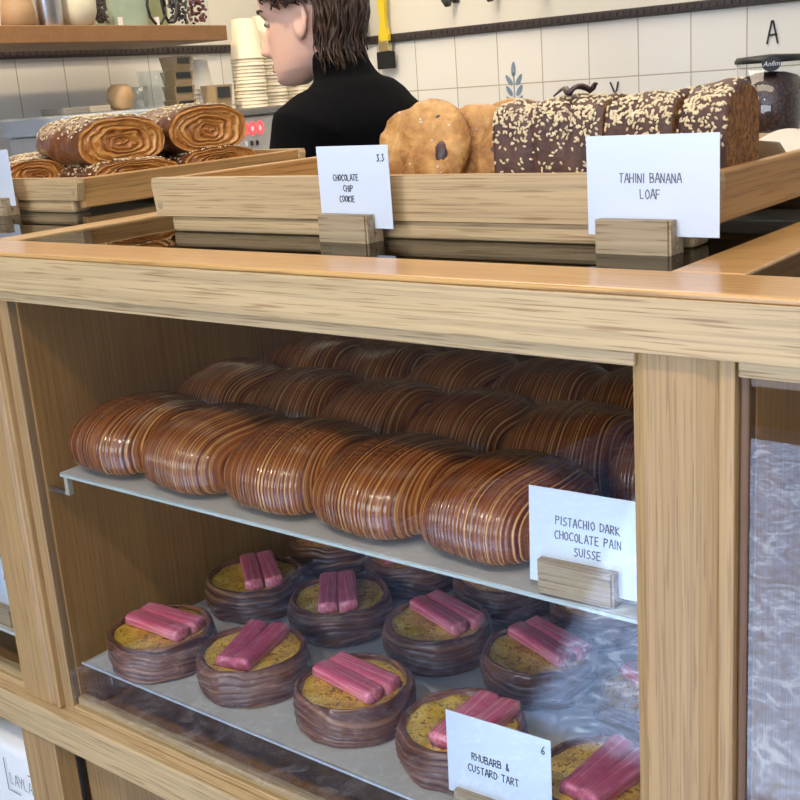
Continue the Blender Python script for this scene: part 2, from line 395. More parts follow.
P('open_shelf', OAK_X, base, -1.9, -1.078, 0.02, 0.48, 0.30, 0.32)

def bay(root, x0, x1, xl, xr, glass=True):
    """x0..x1 clear opening between jambs; xl, xr outside faces of the frame"""
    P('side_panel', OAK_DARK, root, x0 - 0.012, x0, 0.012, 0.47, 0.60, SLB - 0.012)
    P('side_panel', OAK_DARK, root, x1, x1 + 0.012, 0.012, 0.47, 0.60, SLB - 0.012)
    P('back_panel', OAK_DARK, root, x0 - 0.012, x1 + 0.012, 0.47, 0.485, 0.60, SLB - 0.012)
    P('top_bead', OAK_X, root, x0 - 0.004, x1 + 0.004, -0.006, 0.016, SLB - 0.0105, SLB - 0.0005)
    P('glazing_bead', OAK_X, root, x0, x1, 0.0075, 0.018, 0.6005, 0.6215)
    P('glass_pane', GLASS, root, x0 + 0.0005, x1 - 0.0005, 0.003, 0.007, 0.613, SLB - 0.0105, bev=0)

mid = thing('display_case', 'open-lit middle oak display case with laminated pastries and rhubarb tarts behind glass', 'display case', (-0.64, 0, 0.606))
bay(mid, -0.9725, -0.311, -0.99, -0.25)
P('stile', OAK_Z, mid, -0.9985, -0.990, -0.004, 0.012, 0.6075, SLB - 0.001)
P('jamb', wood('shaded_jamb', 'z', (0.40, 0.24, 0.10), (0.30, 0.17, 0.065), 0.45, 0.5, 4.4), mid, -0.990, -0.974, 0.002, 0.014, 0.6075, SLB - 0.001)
# right hand post with its chamfered edge
bm = bmesh.new()
prof = [(-0.311, 0.015), (-0.311, 0.0), (-0.303, -0.003), (-0.268, -0.003), (-0.257, 0.004), (-0.257, 0.015)]
loft(bm, [[(x, y, 0.6065) for x, y in prof], [(x, y, SLB - 0.001) for x, y in prof]])
bmesh.ops.recalc_face_normals(bm, faces=bm.faces); bmesh.ops.translate(bm, verts=bm.verts, vec=-mid.location)
obj('post', bm, OAK_Z, mid)

rgt = thing('display_case', 'right-hand oak display case with an empty dark inside behind mirror-like glass', 'display case', (0.2, 0, 0.606))
bay(rgt, -0.2395, 0.70, -0.25, 0.75)
P('stile', OAK_Z, rgt, -0.2560, -0.2462, -0.003, 0.012, 0.6075, SLB - 0.001)
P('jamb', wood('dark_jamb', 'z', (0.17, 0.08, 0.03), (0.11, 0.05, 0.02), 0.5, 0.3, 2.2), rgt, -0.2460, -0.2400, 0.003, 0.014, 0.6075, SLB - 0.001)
P('stile', OAK_Z, rgt, 0.71, 0.74, -0.003, 0.012, 0.6075, SLB - 0.001)

lft = thing('display_case', 'left-hand oak display case cut off by the picture edge, pale stile beside it', 'display case', (-1.45, 0, 0.606))
bay(lft, -1.85, -1.071, -1.9, -1.0)
bm = bmesh.new()
prof = [(-1.062, 0.015), (-1.062, 0.0), (-1.056, -0.003), (-1.008, -0.003), (-1.000, 0.003), (-1.000, 0.015)]
loft(bm, [[(x, y, 0.6065) for x, y in prof], [(x, y, SLB - 0.001) for x, y in prof]])
bmesh.ops.recalc_face_normals(bm, faces=bm.faces); bmesh.ops.translate(bm, verts=bm.verts, vec=-lft.location)
obj('stile', bm, OAK_Z, lft)

# counter top with glass insets
top = thing('countertop', 'long glossy oak countertop with glass insets over the display case', 'countertop', (-0.64, 0, SLB))
P('front_board', OAK_X, top, -1.9, 0.75, -0.0125, 0.0495, SLB, SLT - 0.0042, bev=0.0006)
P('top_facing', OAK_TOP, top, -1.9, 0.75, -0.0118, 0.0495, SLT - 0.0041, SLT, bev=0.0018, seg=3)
P('cross_board', OAK_Y, top, -1.055, -1.020, 0.0497, 0.62, SLB, SLT)
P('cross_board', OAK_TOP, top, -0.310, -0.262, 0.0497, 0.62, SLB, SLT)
P('cross_board', OAK_Y, top, -1.9, -1.86, 0.0497, 0.62, SLB, SLT)
P('cross_board', OAK_Y, top, 0.71, 0.75, 0.0497, 0.62, SLB, SLT)
P('back_board', OAK_X, top, -1.9, 0.75, 0.6205, 0.70, SLB, SLT)
for a, b_ in ((-1.86, -1.055), (-1.020, -0.310), (-0.262, 0.71)):
    P('glass_inset', TOPGLASS, top, a + 0.0003, b_ - 0.0003, 0.0500, 0.6198, SLT - 0.009, SLT - 0.0015, bev=0)
# knot in the front board
m_, nt, b = newmat('dark_knot')
v = coords(nt); n1 = noise_t(nt, v, 120, 5, 0.7); c = ramp(nt, n1, [(0.42, (0.16, 0.05, 0.04)), (0.6, (0.45, 0.27, 0.14))]); nt.links.new(c, b.inputs['Base Color'])
bm = bmesh.new(); rg = [[], []]
for i in range(18):
    t = 2 * pi * i / 18; r = 1 + 0.25 * sin(3 * t + 1) + 0.12 * sin(7 * t)
    for k, yy in enumerate((0.0, -0.0004)): rg[k].append((0.012 * r * cos(t), yy, 0.006 * r * sin(t)))
loft(bm, rg); bmesh.ops.recalc_face_normals(bm, faces=bm.faces)
obj('knot', bm, m_, top, loc=Vector((-1.272, -0.0126, 1.088)) - top.location)
for (x, y) in ((-1.262, 0.004), ):
    pass

# ---------------------------------------------------------------- shelf, baking trays and papers
def irregular_sheet(x0, x1, y0, y1, z, th=0.0006, amp=0.0012, nx=60, ny=24, seed=0, mask=None):
    bm = bmesh.new(); g = []
    for side in (1, 0):
        rows = []
        for j in range(ny + 1):
            row = []
            for i in range(nx + 1):
                x = x0 + (x1 - x0) * i / nx; y = y0 + (y1 - y0) * j / ny
                dz = abs(fb((x * 9 + seed, y * 9, 1.3)) ) * amp
                if j == 0: y += fb((x * 14, seed, 0)) * 0.0015
                row.append(bm.verts.new((x, y, z + dz + th * side)))
            rows.append(row)
        g.append(rows)
    for s in (0, 1):
        for j in range(ny):
            for i in range(nx):
                f = (g[s][j][i], g[s][j][i + 1], g[s][j + 1][i + 1], g[s][j + 1][i])
                bm.faces.new(f if s == 0 else tuple(reversed(f)))
    for i in range(nx):
        bm.faces.new((g[0][0][i + 1], g[0][0][i], g[1][0][i], g[1][0][i + 1])); bm.faces.new((g[0][ny][i], g[0][ny][i + 1], g[1][ny][i + 1], g[1][ny][i]))
    for j in range(ny):
        bm.faces.new((g[0][j][0], g[0][j + 1][0], g[1][j + 1][0], g[1][j][0])); bm.faces.new((g[0][j + 1][nx], g[0][j][nx], g[1][j][nx], g[1][j + 1][nx]))
    return bm
SZ, TZ = 0.8795, 0.6680
sh = thing('glass_shelf', 'thin upper glass shelf carrying the glossy brown laminated pastries', 'shelf', (-0.64, 0.011, 0.8715))
P('shelf_plate', plain('shelf_edge_glass', (0.50, 0.56, 0.52), 0.15, coat=0.5), sh, -0.944, -0.3115, 0.0105, 0.40, 0.8735, 0.8765, bev=0.0005)
for x in (-0.944, -0.318):
    P('shelf_support', plain('pale_bracket', (0.45, 0.38, 0.28), 0.5), sh, x, x + 0.006, 0.014, 0.020, 0.853, 0.8733, bev=0.0005)
    P('shelf_support', STEEL, sh, x - 0.028 if x < -0.5 else x, x if x < -0.5 else x + 0.0065, 0.30, 0.306, 0.858, 0.864, bev=0.0005)
    P('shelf_support', STEEL, sh, x - 0.028 if x < -0.5 else x, x if x < -0.5 else x + 0.0065, 0.014, 0.020, 0.853, 0.857, bev=0.0005)
o = obj('parchment_sheet', irregular_sheet(-0.944, -0.313, 0.0110, 0.40, 0.8767, seed=2), PARCH)
setp(o, 'white baking parchment under the glossy laminated pastries on the upper shelf', 'baking paper')
tr = thing('baking_tray', 'shallow metal tray with a shiny front lip holding the rhubarb tarts', 'tray', (-0.64, 0.01, 0.6215))
P('tray_plate', STEEL, tr, -0.957, -0.313, 0.0105, 0.42, 0.6640, 0.6650, bev=0.0003)
P('tray_lip', plain('pale_alloy', (0.66, 0.70, 0.74), 0.35, metal=0.4), tr, -0.957, -0.313, 0.0090, 0.0104, 0.6640, 0.6664, bev=0.0004)
for (x, y) in ((-0.945, 0.03), (-0.945, 0.38), (-0.33, 0.38), (-0.33, 0.03)):
    P('foot', CLEAR, tr, x - 0.006, x + 0.006, y, y + 0.012, 0.6005, 0.6639, bev=0.001)
o = obj('parchment_sheet', irregular_sheet(-0.955, -0.314, 0.0112, 0.418, 0.6653, seed=7), PARCH)
setp(o, 'greyish white baking parchment under the rhubarb tarts on the lower tray', 'baking paper')

# ---------------------------------------------------------------- laminated pastries
def lam_material(name, cols, rough=0.22, coat=0.6, scale=1.0, dark=0.5):
    m, nt, b = newmat(name)
    at = N(nt, 'ShaderNodeAttribute', attribute_name='lam')
    oi = N(nt, 'ShaderNodeObjectInfo')
    v = coords(nt)
    w1 = N(nt, 'ShaderNodeTexNoise', noise_dimensions='1D'); w1.inputs['Scale'].default_value = 1.0 * scale; w1.inputs['Detail'].default_value = 3
    ad = N(nt, 'ShaderNodeMath', operation='MULTIPLY_ADD'); nt.links.new(oi.outputs['Random'], ad.inputs[0]); ad.inputs[1].default_value = 50
    big = noise_t(nt, v, 18, 3, 0.6)
    nt.links.new(at.outputs['Fac'], ad.inputs[2]); nt.links.new(ad.outputs[0], w1.inputs['W'])
    c = ramp(nt, w1.outputs['Fac'], [(0.28, cols[0]), (0.45, cols[1]), (0.56, cols[2]), (0.68, cols[3])])
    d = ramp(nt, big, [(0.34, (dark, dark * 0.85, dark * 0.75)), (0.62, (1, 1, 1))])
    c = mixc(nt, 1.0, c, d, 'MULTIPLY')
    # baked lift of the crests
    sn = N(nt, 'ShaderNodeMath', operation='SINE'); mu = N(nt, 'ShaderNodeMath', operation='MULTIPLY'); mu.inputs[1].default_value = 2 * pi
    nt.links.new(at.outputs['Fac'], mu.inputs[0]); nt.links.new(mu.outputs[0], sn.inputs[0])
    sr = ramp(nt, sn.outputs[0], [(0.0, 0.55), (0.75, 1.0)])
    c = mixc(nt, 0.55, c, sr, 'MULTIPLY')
    nt.links.new(c, b.inputs['Base Color']); b.inputs['Roughness'].default_value = rough
    b.inputs['Coat Weight'].default_value = coat; b.inputs['Coat Roughness'].default_value = 0.12
    f = noise_t(nt, v, 260, 2); bump(nt, b, f, 0.12, 0.001)
    return m
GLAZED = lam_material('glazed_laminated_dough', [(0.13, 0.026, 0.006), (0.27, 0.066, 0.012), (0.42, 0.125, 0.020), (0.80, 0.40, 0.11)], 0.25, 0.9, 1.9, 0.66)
def attr(me, name, vals):
    a = me.attributes.new(name, 'FLOAT', 'POINT'); a.data.foreach_set('value', vals)
def suisse_mesh(seed, NR=30):
    nx, nv = NR * 6, 56
    bm = bmesh.new(); lam = []; rings = []
    W, D, H = 0.0590, 0.0715, 0.0625
    for i in range(nx + 1):
        u = -1 + 2 * i / nx
        uu = min(abs(u), 0.9995)
        k = (1 - uu ** 3.2) ** 0.42; kb = (1 - uu ** 3.6) ** 0.36
        ring = []
        for j in range(nv):
            t = 2 * pi * j / nv
            cy, sz = cos(t), sin(t)
            ey = math.copysign(abs(cy) ** (0.86 if sz > 0 else 0.62), cy); ez = math.copysign(abs(sz) ** (0.9 if sz > 0 else 0.40), sz)
            y = D * kb * ey * (1.0 - 0.05 * max(0, -ez))
            z = H * 0.42 + (H * 0.58 * k * ez if ez > 0 else H * 0.42 * kb ** 0.6 * ez)
            x = W * u
            # layers lean over to one side across the top
            sx = x + 0.010 * (y / D) * (1 if True else 0) + 0.0035 * sin(3.0 * y / D + seed) + 0.002 * fb((x * 18, y * 14, seed))
            s = (sx / W) * NR / 2 + 0.8 * fb((sx * 30, seed, 0))
            r = 0.00115 * (abs(sin(pi * s)) ** 0.6 - 0.6) * (0.6 + 0.8 * fb((sx * 60, 3, seed)) + .4)
            nvv = Vector((0.15 * u, ey * 0.9, ez)).normalized()
            lump = 0.0022 * fb((x * 22 + seed * 5, y * 16, z * 16))
            p = Vector((x, y, z)) + nvv * (r + lump)
            if p.z < 0: p.z = 0
            ring.append(p); lam.append(s)
        rings.append(ring)
    loft(bm, rings)
    bm.verts.index_update()
    bmesh.ops.recalc_face_normals(bm, faces=bm.faces)
    me = bpy.data.meshes.new('laminated_bun'); bm.to_mesh(me); bm.free()
    me.polygons.foreach_set('use_smooth', [True] * len(me.polygons))
    attr(me, 'lam', lam); me.materials.append(GLAZED)
    return me
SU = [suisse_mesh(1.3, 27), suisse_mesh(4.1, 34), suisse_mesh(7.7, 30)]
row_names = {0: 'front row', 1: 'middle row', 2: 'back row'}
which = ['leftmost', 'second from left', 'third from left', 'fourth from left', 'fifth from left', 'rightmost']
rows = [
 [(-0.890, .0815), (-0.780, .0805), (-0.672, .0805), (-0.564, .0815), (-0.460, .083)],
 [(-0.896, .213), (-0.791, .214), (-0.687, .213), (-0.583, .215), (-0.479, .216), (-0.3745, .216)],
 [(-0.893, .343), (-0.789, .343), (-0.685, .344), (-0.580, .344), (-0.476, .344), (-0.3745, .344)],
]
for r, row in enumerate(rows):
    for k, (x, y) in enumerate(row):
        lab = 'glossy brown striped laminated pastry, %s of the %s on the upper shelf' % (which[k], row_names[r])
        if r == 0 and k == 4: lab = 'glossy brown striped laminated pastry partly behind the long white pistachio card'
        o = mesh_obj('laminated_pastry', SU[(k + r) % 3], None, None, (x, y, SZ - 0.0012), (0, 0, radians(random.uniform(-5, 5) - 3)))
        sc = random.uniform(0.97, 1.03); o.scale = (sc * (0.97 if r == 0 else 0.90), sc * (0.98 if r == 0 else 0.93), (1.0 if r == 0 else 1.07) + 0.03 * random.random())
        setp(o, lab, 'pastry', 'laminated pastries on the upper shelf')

# ---------------------------------------------------------------- rhubarb tarts
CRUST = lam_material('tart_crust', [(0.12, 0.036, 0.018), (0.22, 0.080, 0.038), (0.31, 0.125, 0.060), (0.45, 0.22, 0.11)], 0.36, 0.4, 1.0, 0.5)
m_, nt, b = newmat('speckled_custard'); CUST = m_
v = coords(nt); n1 = noise_t(nt, v, 230, 3, 0.55, 1.2); n2 = noise_t(nt, v, 38, 3, 0.6); oi = N(nt, 'ShaderNodeObjectInfo')
c1 = ramp(nt, n2, [(0.30, (0.50, 0.27, 0.02)), (0.5, (0.80, 0.50, 0.045)), (0.7, (0.92, 0.68, 0.17))])
sp = ramp(nt, n1, [(0.39, (0.20, 0.09, 0.02)), (0.46, (1, 1, 1))])
c = mixc(nt, 0.85, c1, sp, 'MULTIPLY'); nt.links.new(c, b.inputs['Base Color']); b.inputs['Roughness'].default_value = 0.35; b.inputs['Coat Weight'].default_value = 0.3
bump(nt, b, n1, 0.3, 0.001)
def rhubarb_mat(name, c0, c1):
    m, nt, b = newmat(name)
    v = coords(nt, (10, 300, 200)); n = noise_t(nt, v, 1.0, 2, 0.5); n2 = noise_t(nt, coords(nt), 60, 2)
    c = ramp(nt, n, [(0.42, c0), (0.56, c1)]); c = mixc(nt, 0.18, c, ramp(nt, n2, [(0.3, c0), (0.8, (0.95, 0.55, 0.52))]))
    nt.links.new(c, b.inputs['Base Color']); b.inputs['Roughness'].default_value = 0.32; b.inputs['Coat Weight'].default_value = 0.4
    b.inputs['Subsurface Weight'].default_value = 0.15; b.inputs['Subsurface Scale'].default_value = 0.004
    bump(nt, b, n, 0.25, 0.001); return m
PINK = rhubarb_mat('rhubarb_pink', (0.66, 0.085, 0.18), (0.90, 0.30, 0.37))
RED = rhubarb_mat('rhubarb_red', (0.42, 0.035, 0.10), (0.66, 0.11, 0.21))
def crust_mesh(seed):
    n = 112; bm = bmesh.new(); lam = []; rings = []
    # outer wall from the base up, over the rim, down the inside
    prof = []
    K = 60
    for i in range(K + 1):
        t = i / K; z = 0.0355 * t
        prof.append((0.0508 + 0.0040 * max(0.0, sin(pi * min(1, t * 0.96))) ** 0.6 + 0.0005 * t, z, t * 6))
    for i in range(1, 13):
        a = pi * i / 12; prof.append((0.0498 + 0.0020 * cos(a), 0.0355 + 0.0022 * sin(a), 6 + i * 0.14))
    for z in (0.034, 0.032, 0.0300, 0.0285): prof.append((0.0476 - (0.034 - z) * 0.4, z, 8))
    rings = []
    for (r, z, l) in prof:
        ring = []
        for k in range(n):
            th = 2 * pi * k / n
            ph = l + 0.9 * sin(th + seed) * sin(z * 88) + 0.9 * fb((cos(th) * 1.6, sin(th) * 1.6, seed + z * 30)) + 0.5 * sin(2 * th + z * 60)
            ri = 0.0018 * (abs(sin(pi * ph)) ** 0.6 - 0.5) if l < 7.5 else 0
            lump = 0.0024 * fb((cos(th) * 2.2, sin(th) * 2.2, z * 40 + seed)) + 0.0008 * fb((cos(th) * 7, sin(th) * 7, z * 90 + seed))
            rr = r + ri + lump
            zz = z + 0.0012 * fb((cos(th) * 2, sin(th) * 2, seed + 9)) * (z / 0.036)
            ring.append(Vector((rr * cos(th), rr * sin(th), max(0, zz)))); lam.append(ph)
        rings.append(ring)
    loft(bm, rings); bmesh.ops.recalc_face_normals(bm, faces=bm.faces)
    me = bpy.data.meshes.new('tart_crust'); bm.to_mesh(me); bm.free()
    me.polygons.foreach_set('use_smooth', [True] * len(me.polygons)); attr(me, 'lam', lam); me.materials.append(CRUST)
    return me
def custard_mesh(seed):
    bm = bmesh.new(); rings = []
    for i in range(16):
        r = 0.0486 * (1 - i / 15.5)
        rings.append([Vector((r * cos(2 * pi * k / 48), r * sin(2 * pi * k / 48), 0.0330 + 0.0006 * (i > 1) + 0.0018 * fb((r * cos(2 * pi * k / 48) * 70, r * sin(2 * pi * k / 48) * 70, seed)))) for k in range(48)])
    bot = [[Vector((0.036 * cos(2 * pi * k / 48), 0.036 * sin(2 * pi * k / 48), 0.029)) for k in range(48)]]
    loft(bm, bot + rings); bmesh.ops.recalc_face_normals(bm, faces=bm.faces)
    me = bpy.data.meshes.new('custard'); bm.to_mesh(me); bm.free(); me.polygons.foreach_set('use_smooth', [True] * len(me.polygons)); me.materials.append(CUST); return me
def stick_mesh(seed, L=0.078, W=0.0205, H=0.0125, mat=PINK):
    bm = bmesh.new(); rings = []; nx = 26; nv = 22
    for i in range(nx + 1):
        x = -L / 2 + L * i / nx; e = 0.95 if i in (0, nx) else 1.0
        ring = []
        for k in range(nv):
            t = 2 * pi * k / nv
            yy = math.copysign(abs(cos(t)) ** 0.42, cos(t)) * W / 2; zz = math.copysign(abs(sin(t)) ** 0.5, sin(t)) * H / 2
            rr = 1 + 0.03 * sin(9 * t + seed) + 0.03 * fb((x * 60, t, seed))
            ring.append(Vector((x + (0.0012 * sin(3 * t + seed) if i in (0, nx) else 0), yy * rr * e + 0.001 * sin(x * 40 + seed), H / 2 + zz * rr * e)))
        rings.append(ring)
    loft(bm, rings); bmesh.ops.recalc_face_normals(bm, faces=bm.faces)
    me = bpy.data.meshes.new('rhubarb_stick'); bm.to_mesh(me); bm.free(); me.polygons.foreach_set('use_smooth', [True] * len(me.polygons)); me.materials.append(mat); return me
CR = [crust_mesh(0.7), crust_mesh(3.9), crust_mesh(8.2)]; CU = [custard_mesh(1), custard_mesh(5)]
ST = {('p', 0): stick_mesh(1, mat=PINK), ('p', 1): stick_mesh(2.6, mat=PINK), ('r', 0): stick_mesh(4, mat=RED), ('r', 1): stick_mesh(5.5, mat=RED)}
tarts = [  # x, y, stick angle, colour, offset of sticks, label
 (-0.884, .060, 2, 'p', .006, 'rhubarb tart at the left end of the front row, pale pink sticks'),
 (-0.767, .077, 108, 'r', .000, 'rhubarb tart second from left in the front row, darker red sticks pointing back'),
 (-0.638, .079, -8, 'p', .003, 'rhubarb tart third in the front row, pink sticks lying left to right'),
 (-0.516, .077, 90, 'p', -.014, 'rhubarb tart half hidden behind the white rhubarb and custard card'),
 (-0.379, .074, 84, 'r', -.004, 'rhubarb tart at the lower right beside the post, deep red sticks'),
 (-0.893, .203, -38, 'p', .008, 'rhubarb tart at the left of the second row, sticks crossing its right side'),
 (-0.771, .212, -48, 'p', -.002, 'rhubarb tart second from left in the second row, two upright pink sticks'),
 (-0.646, .218, -18, 'p', .012, 'rhubarb tart third in the second row, pink sticks near its back rim'),
 (-0.527, .218, -20, 'p', .012, 'rhubarb tart in the second row below the pistachio card, pale pink sticks'),
 (-0.400, .206, -20, 'p', .012, 'rhubarb tart mostly hidden behind the right post in the second row'),
 (-0.893, .340, 20, 'p', 0, 'shaded rhubarb tart at the far back left, its crust just seen below the shelf'),
 (-0.772, .340, 60, 'p', 0, 'shaded rhubarb tart in the back row, second from left below the shelf'),
 (-0.648, .342, 20, 'p', 0, 'shaded rhubarb tart in the back row, third from left below the shelf'),
 (-0.527, .342, 40, 'p', 0, 'shaded rhubarb tart in the back row below the pistachio card holder'),
]
for i, (x, y, ang, colr, off, lab) in enumerate(tarts):
    t = thing('rhubarb_tart', lab, 'tart', (x, y, TZ - 0.0008), radians((0, 40, -30, 90, 10, 170, 65, 120, -80, 15, 33, 99, 140, 12)[i]), 'rhubarb tarts on the lower tray')
    rz = t.rotation_euler[2]
    mesh_obj('crust', CR[i % 3], None, t); mesh_obj('custard', CU[i % 2], None, t)
    for s in (0, 1):
        a = radians(ang); d = (off + (s - 0.5) * 0.0205)
        # offset perpendicular to the sticks, in world axes, then into the tart's frame
        wx, wy = -sin(a) * d, cos(a) * d
        lx, ly = wx * cos(-rz) - wy * sin(-rz), wx * sin(-rz) + wy * cos(-rz)
        mesh_obj('rhubarb_stick', ST[(colr, s)], None, t, (lx, ly, 0.0335), (radians(6 * (s - .5)), 0, a - rz + radians((s - 0.5) * 5)))

# ---------------------------------------------------------------- cards and holders
def card(name_label, x0, x1, zb, zt, y, yaw, lines, hold, cat='label card', tilt=-6, price=None, ink=None, txt_h=0.0055, top_off=0.4, lw=0.0007, indent=None):
    """lines: list of strings; hold: (x0,x1,y0,y1,z0,z1,label)"""
    cx = (x0 + x1) / 2; W = x1 - x0; H = zt - zb
    t = thing('price_card', name_label, 'card', (cx, y, zb), 0)
    t.rotation_euler = (radians(tilt), 0, radians(yaw))
    obj('card_sheet', B(-W / 2, W / 2, 0, 0.0009, 0, H, 0.0002, 1), CARD, t)
    bm = bmesh.new(); zc = H * (1 - top_off)
    for k, ln in enumerate(lines):
        w_ = text_w(ln, txt_h)
        sx = -w_ / 2 + (indent[k] if indent else 0)
        strokes(bm, ln, sx, zc - k * txt_h * 1.75, txt_h, lw, -0.0003, 0.05)
    if price: strokes(bm, price, W / 2 - text_w(price, txt_h) - 0.004, H - 0.013, txt_h * 1.1, lw, -0.0003, 0.04)
    o = obj('lettering', bm, ink or INK, t); o['label'] = 'handwritten dark capitals'
    if hold:
        hx0, hx1, hy0, hy1, hz0, hz1, hl, hyaw = hold
        c = thing('card_holder', hl, 'card holder', ((hx0 + hx1) / 2, (hy0 + hy1) / 2, hz0), radians(hyaw))
        w2, d2, h2 = (hx1 - hx0) / 2, (hy1 - hy0) / 2, hz1 - hz0
        # block with a slot: front lip, back lip, floor as one mesh
        sl = 0.0012
        prof = [(-d2, 0), (-d2, h2), (-sl, h2), (-sl, 0.004), (sl, 0.004), (sl, h2 * 0.98), (d2, h2 * 0.98), (d2, 0)]
        bm = bmesh.new(); loft(bm, [[(-w2, a, b2) for a, b2 in prof], [(w2, a, b2) for a, b2 in prof]])
        bmesh.ops.recalc_face_normals(bm, faces=bm.faces)
        bmesh.ops.bevel(bm, geom=[e for e in bm.edges if abs(e.verts[0].co.x - e.verts[1].co.x) < 1e-6 and abs(e.verts[0].co.z - e.verts[1].co.z) > .01 and abs(abs(e.verts[0].co.y) - d2) < 1e-5], offset=0.0018, segments=2, affect='EDGES')
        obj('wood_block', bm, OAK_BLOCK, c)
card('white card reading chocolate chip cookie, standing before the front tray', -0.668, -0.588, 1.1095, 1.1770, 0.1240, -2,
     ['CHOCOLATE', 'CHIP', 'COOKIE'], (-0.664, -0.607, 0.113, 0.135, SLT - 0.0015, SLT + 0.0215, 'oak block on the glass holding the chocolate chip cookie card', -3),
     price='3.3', txt_h=0.0050, top_off=0.42, tilt=0, indent=[-0.008, -0.006, -0.008])
card('wide shiny white card reading tahini banana loaf, in front of the seeded loaf', -0.4065, -0.3075, 1.1100, 1.1785, 0.1190, -1,
     ['TAHINI BANANA', 'LOAF'], (-0.3955, -0.3375, 0.108, 0.130, SLT - 0.0015, SLT + 0.022, 'oak block on the glass holding the tahini banana loaf card', -1),
     ink=INKG, txt_h=0.0062, top_off=0.47, tilt=0)
card('white card reading pistachio dark chocolate pain suisse, on the upper shelf', -0.4020, -0.3125, 0.8840, 0.9530, 0.0190, 3,
     ['PISTACHIO DARK', 'CHOCOLATE PAIN', 'SUISSE'], (-0.3925, -0.3350, 0.0108, 0.0300, SZ, SZ + 0.0235, 'oak block on the upper shelf edge holding the pistachio card', 2),
     ink=INKG, txt_h=0.0058, top_off=0.36, tilt=-3)
card('white card reading rhubarb and custard tart, on the lower tray', -0.4870, -0.3950, 0.6830, 0.7535, 0.0190, 3,
     ['RHUBARB &', 'CUSTARD TART'], (-0.4790, -0.4210, 0.0115, 0.0290, TZ - 0.0008, TZ + 0.0205, 'oak block on the lower tray holding the rhubarb tart card', 3),
     price='6', txt_h=0.0060, top_off=0.52, tilt=-2, indent=[-0.006, -0.004])
card('white card cut off at the left picture edge beside the sesame pastry tray', -1.366, -1.271, 1.1100, 1.1790, 0.2235, -2, ['LOAF'],
     (-1.345, -1.283, 0.212, 0.235, SLT - 0.0015, SLT + 0.020, 'oak block at the left picture edge in front of the sesame pastry tray', 0), txt_h=0.006, tilt=0, indent=[-0.01])
card('white card with small dark writing inside the left-hand display case', -1.150, -1.082, 0.6750, 0.7420, 0.030, 0, ['MARMITE', 'TO', 'THE WR'],
     (-1.150, -1.100, 0.020, 0.040, 0.6625, 0.684, 'oak block holding the card inside the left-hand display case', 0), txt_h=0.0055, tilt=0, indent=[0.012, 0.015, 0.012])

# left bay content
o = thing('glass_shelf', 'narrow shelf in the left-hand display case below its card', 'shelf', (-1.45, 0.02, 0.655))
P('shelf_plate', plain('white_shelf', (0.60, 0.60, 0.58), 0.3), o, -1.848, -1.0715, 0.015, 0.40, 0.6585, 0.6625, bev=0.0005)
for x in (-1.84, -1.085): P('foot', CLEAR, o, x, x + 0.01, 0.05, 0.06, 0.6005, 0.6584, bev=0.001)
o = thing('glass_shelf', 'upper shelf in the left-hand display case under a green filled roll', 'shelf', (-1.45, 0.02, 0.76))
P('shelf_plate', wood('inner_shelf', 'x', (0.25, 0.12, 0.05), (0.16, 0.07, 0.03), 0.5, 0.4, 3), o, -1.8495, -1.0715, 0.015, 0.40, 0.763, 0.775, bev=0.0005)
t = thing('filled_roll', 'green and yellow filled roll at the left edge inside the left-hand case', 'bread roll', (-1.13, 0.06, 0.7755))
bm = bmesh.new(); ellipsoid(bm, (0, 0, 0.010), (0.05, 0.032, 0.011), None, 20, 12); obj('bread_base', bm, plain('roll_crust', (0.45, 0.24, 0.09), 0.5, var=0.3), t, True)
bm = bmesh.new(); ellipsoid(bm, (0, 0, 0.046), (0.05, 0.032, 0.020), None, 20, 12); obj('bread_lid', bm, plain('roll_crust_top', (0.50, 0.25, 0.08), 0.4, var=0.3), t, True)
bm = bmesh.new()
for k in range(14):
    a = 2 * pi * k / 14; leafp = Vector((0.045 * cos(a), 0.028 * sin(a), 0.024)); ellipsoid(bm, leafp, (0.012, 0.012, 0.005), Matrix.Rotation(random.uniform(-.6, .6), 3, 'X'), 8, 5)
obj('leaf_filling', bm, plain('salad_green', (0.20, 0.30, 0.06), 0.5, var=0.5), t, True)

# paper bag and bowl below the rail, left
t = thing('paper_bag', 'white paper bag with the drawn name below the rail at lower left', 'paper bag', (-1.167, 0.03, 0.320))
bm = bmesh.new(); rings = []
for k in range(13):
    z = 0.195 * k / 12; w2 = 0.085 + 0.002 * sin(k); d2 = 0.036
    ring = []
    for i in range(28):
        a = 2 * pi * i / 28; xx = math.copysign(abs(cos(a)) ** 0.35, cos(a)) * w2; yy = math.copysign(abs(sin(a)) ** 0.35, sin(a)) * d2
        ring.append((xx, 0.0105 + yy + (0.035 - d2) * 0 + 0.001 * fb((xx * 40, z * 40, 2)), z))
    rings.append(ring)
loft(bm, rings); obj('bag_body', bm, PAPER, t, True)
bm = bmesh.new(); strokes(bm, 'LAYLA', 0.033, 0.140, 0.0145, 0.0008, -0.0275, 0.02)
for a, b_ in (((0.026, .172), (0.026, .130)), ((0.026, .130), (0.050, .130)), ((0.083, .165), (0.083, .130)), ((0.074, .165), (0.083, .165))):
    dx, dz = b_[0] - a[0], b_[1] - a[1]
    box(bm, min(a[0], b_[0]) - .0005, max(a[0], b_[0]) + .0005, -0.0279, -0.0275, min(a[1], b_[1]) - .0005, max(a[1], b_[1]) + .0005)
for v_ in bm.verts: v_.co.x += 0.0
obj('lettering', bm, INKG, t)
t = thing('wooden_bowl', 'pale wooden bowl standing behind the white paper bag at lower left', 'bowl', (-1.22, 0.22, 0.3205))
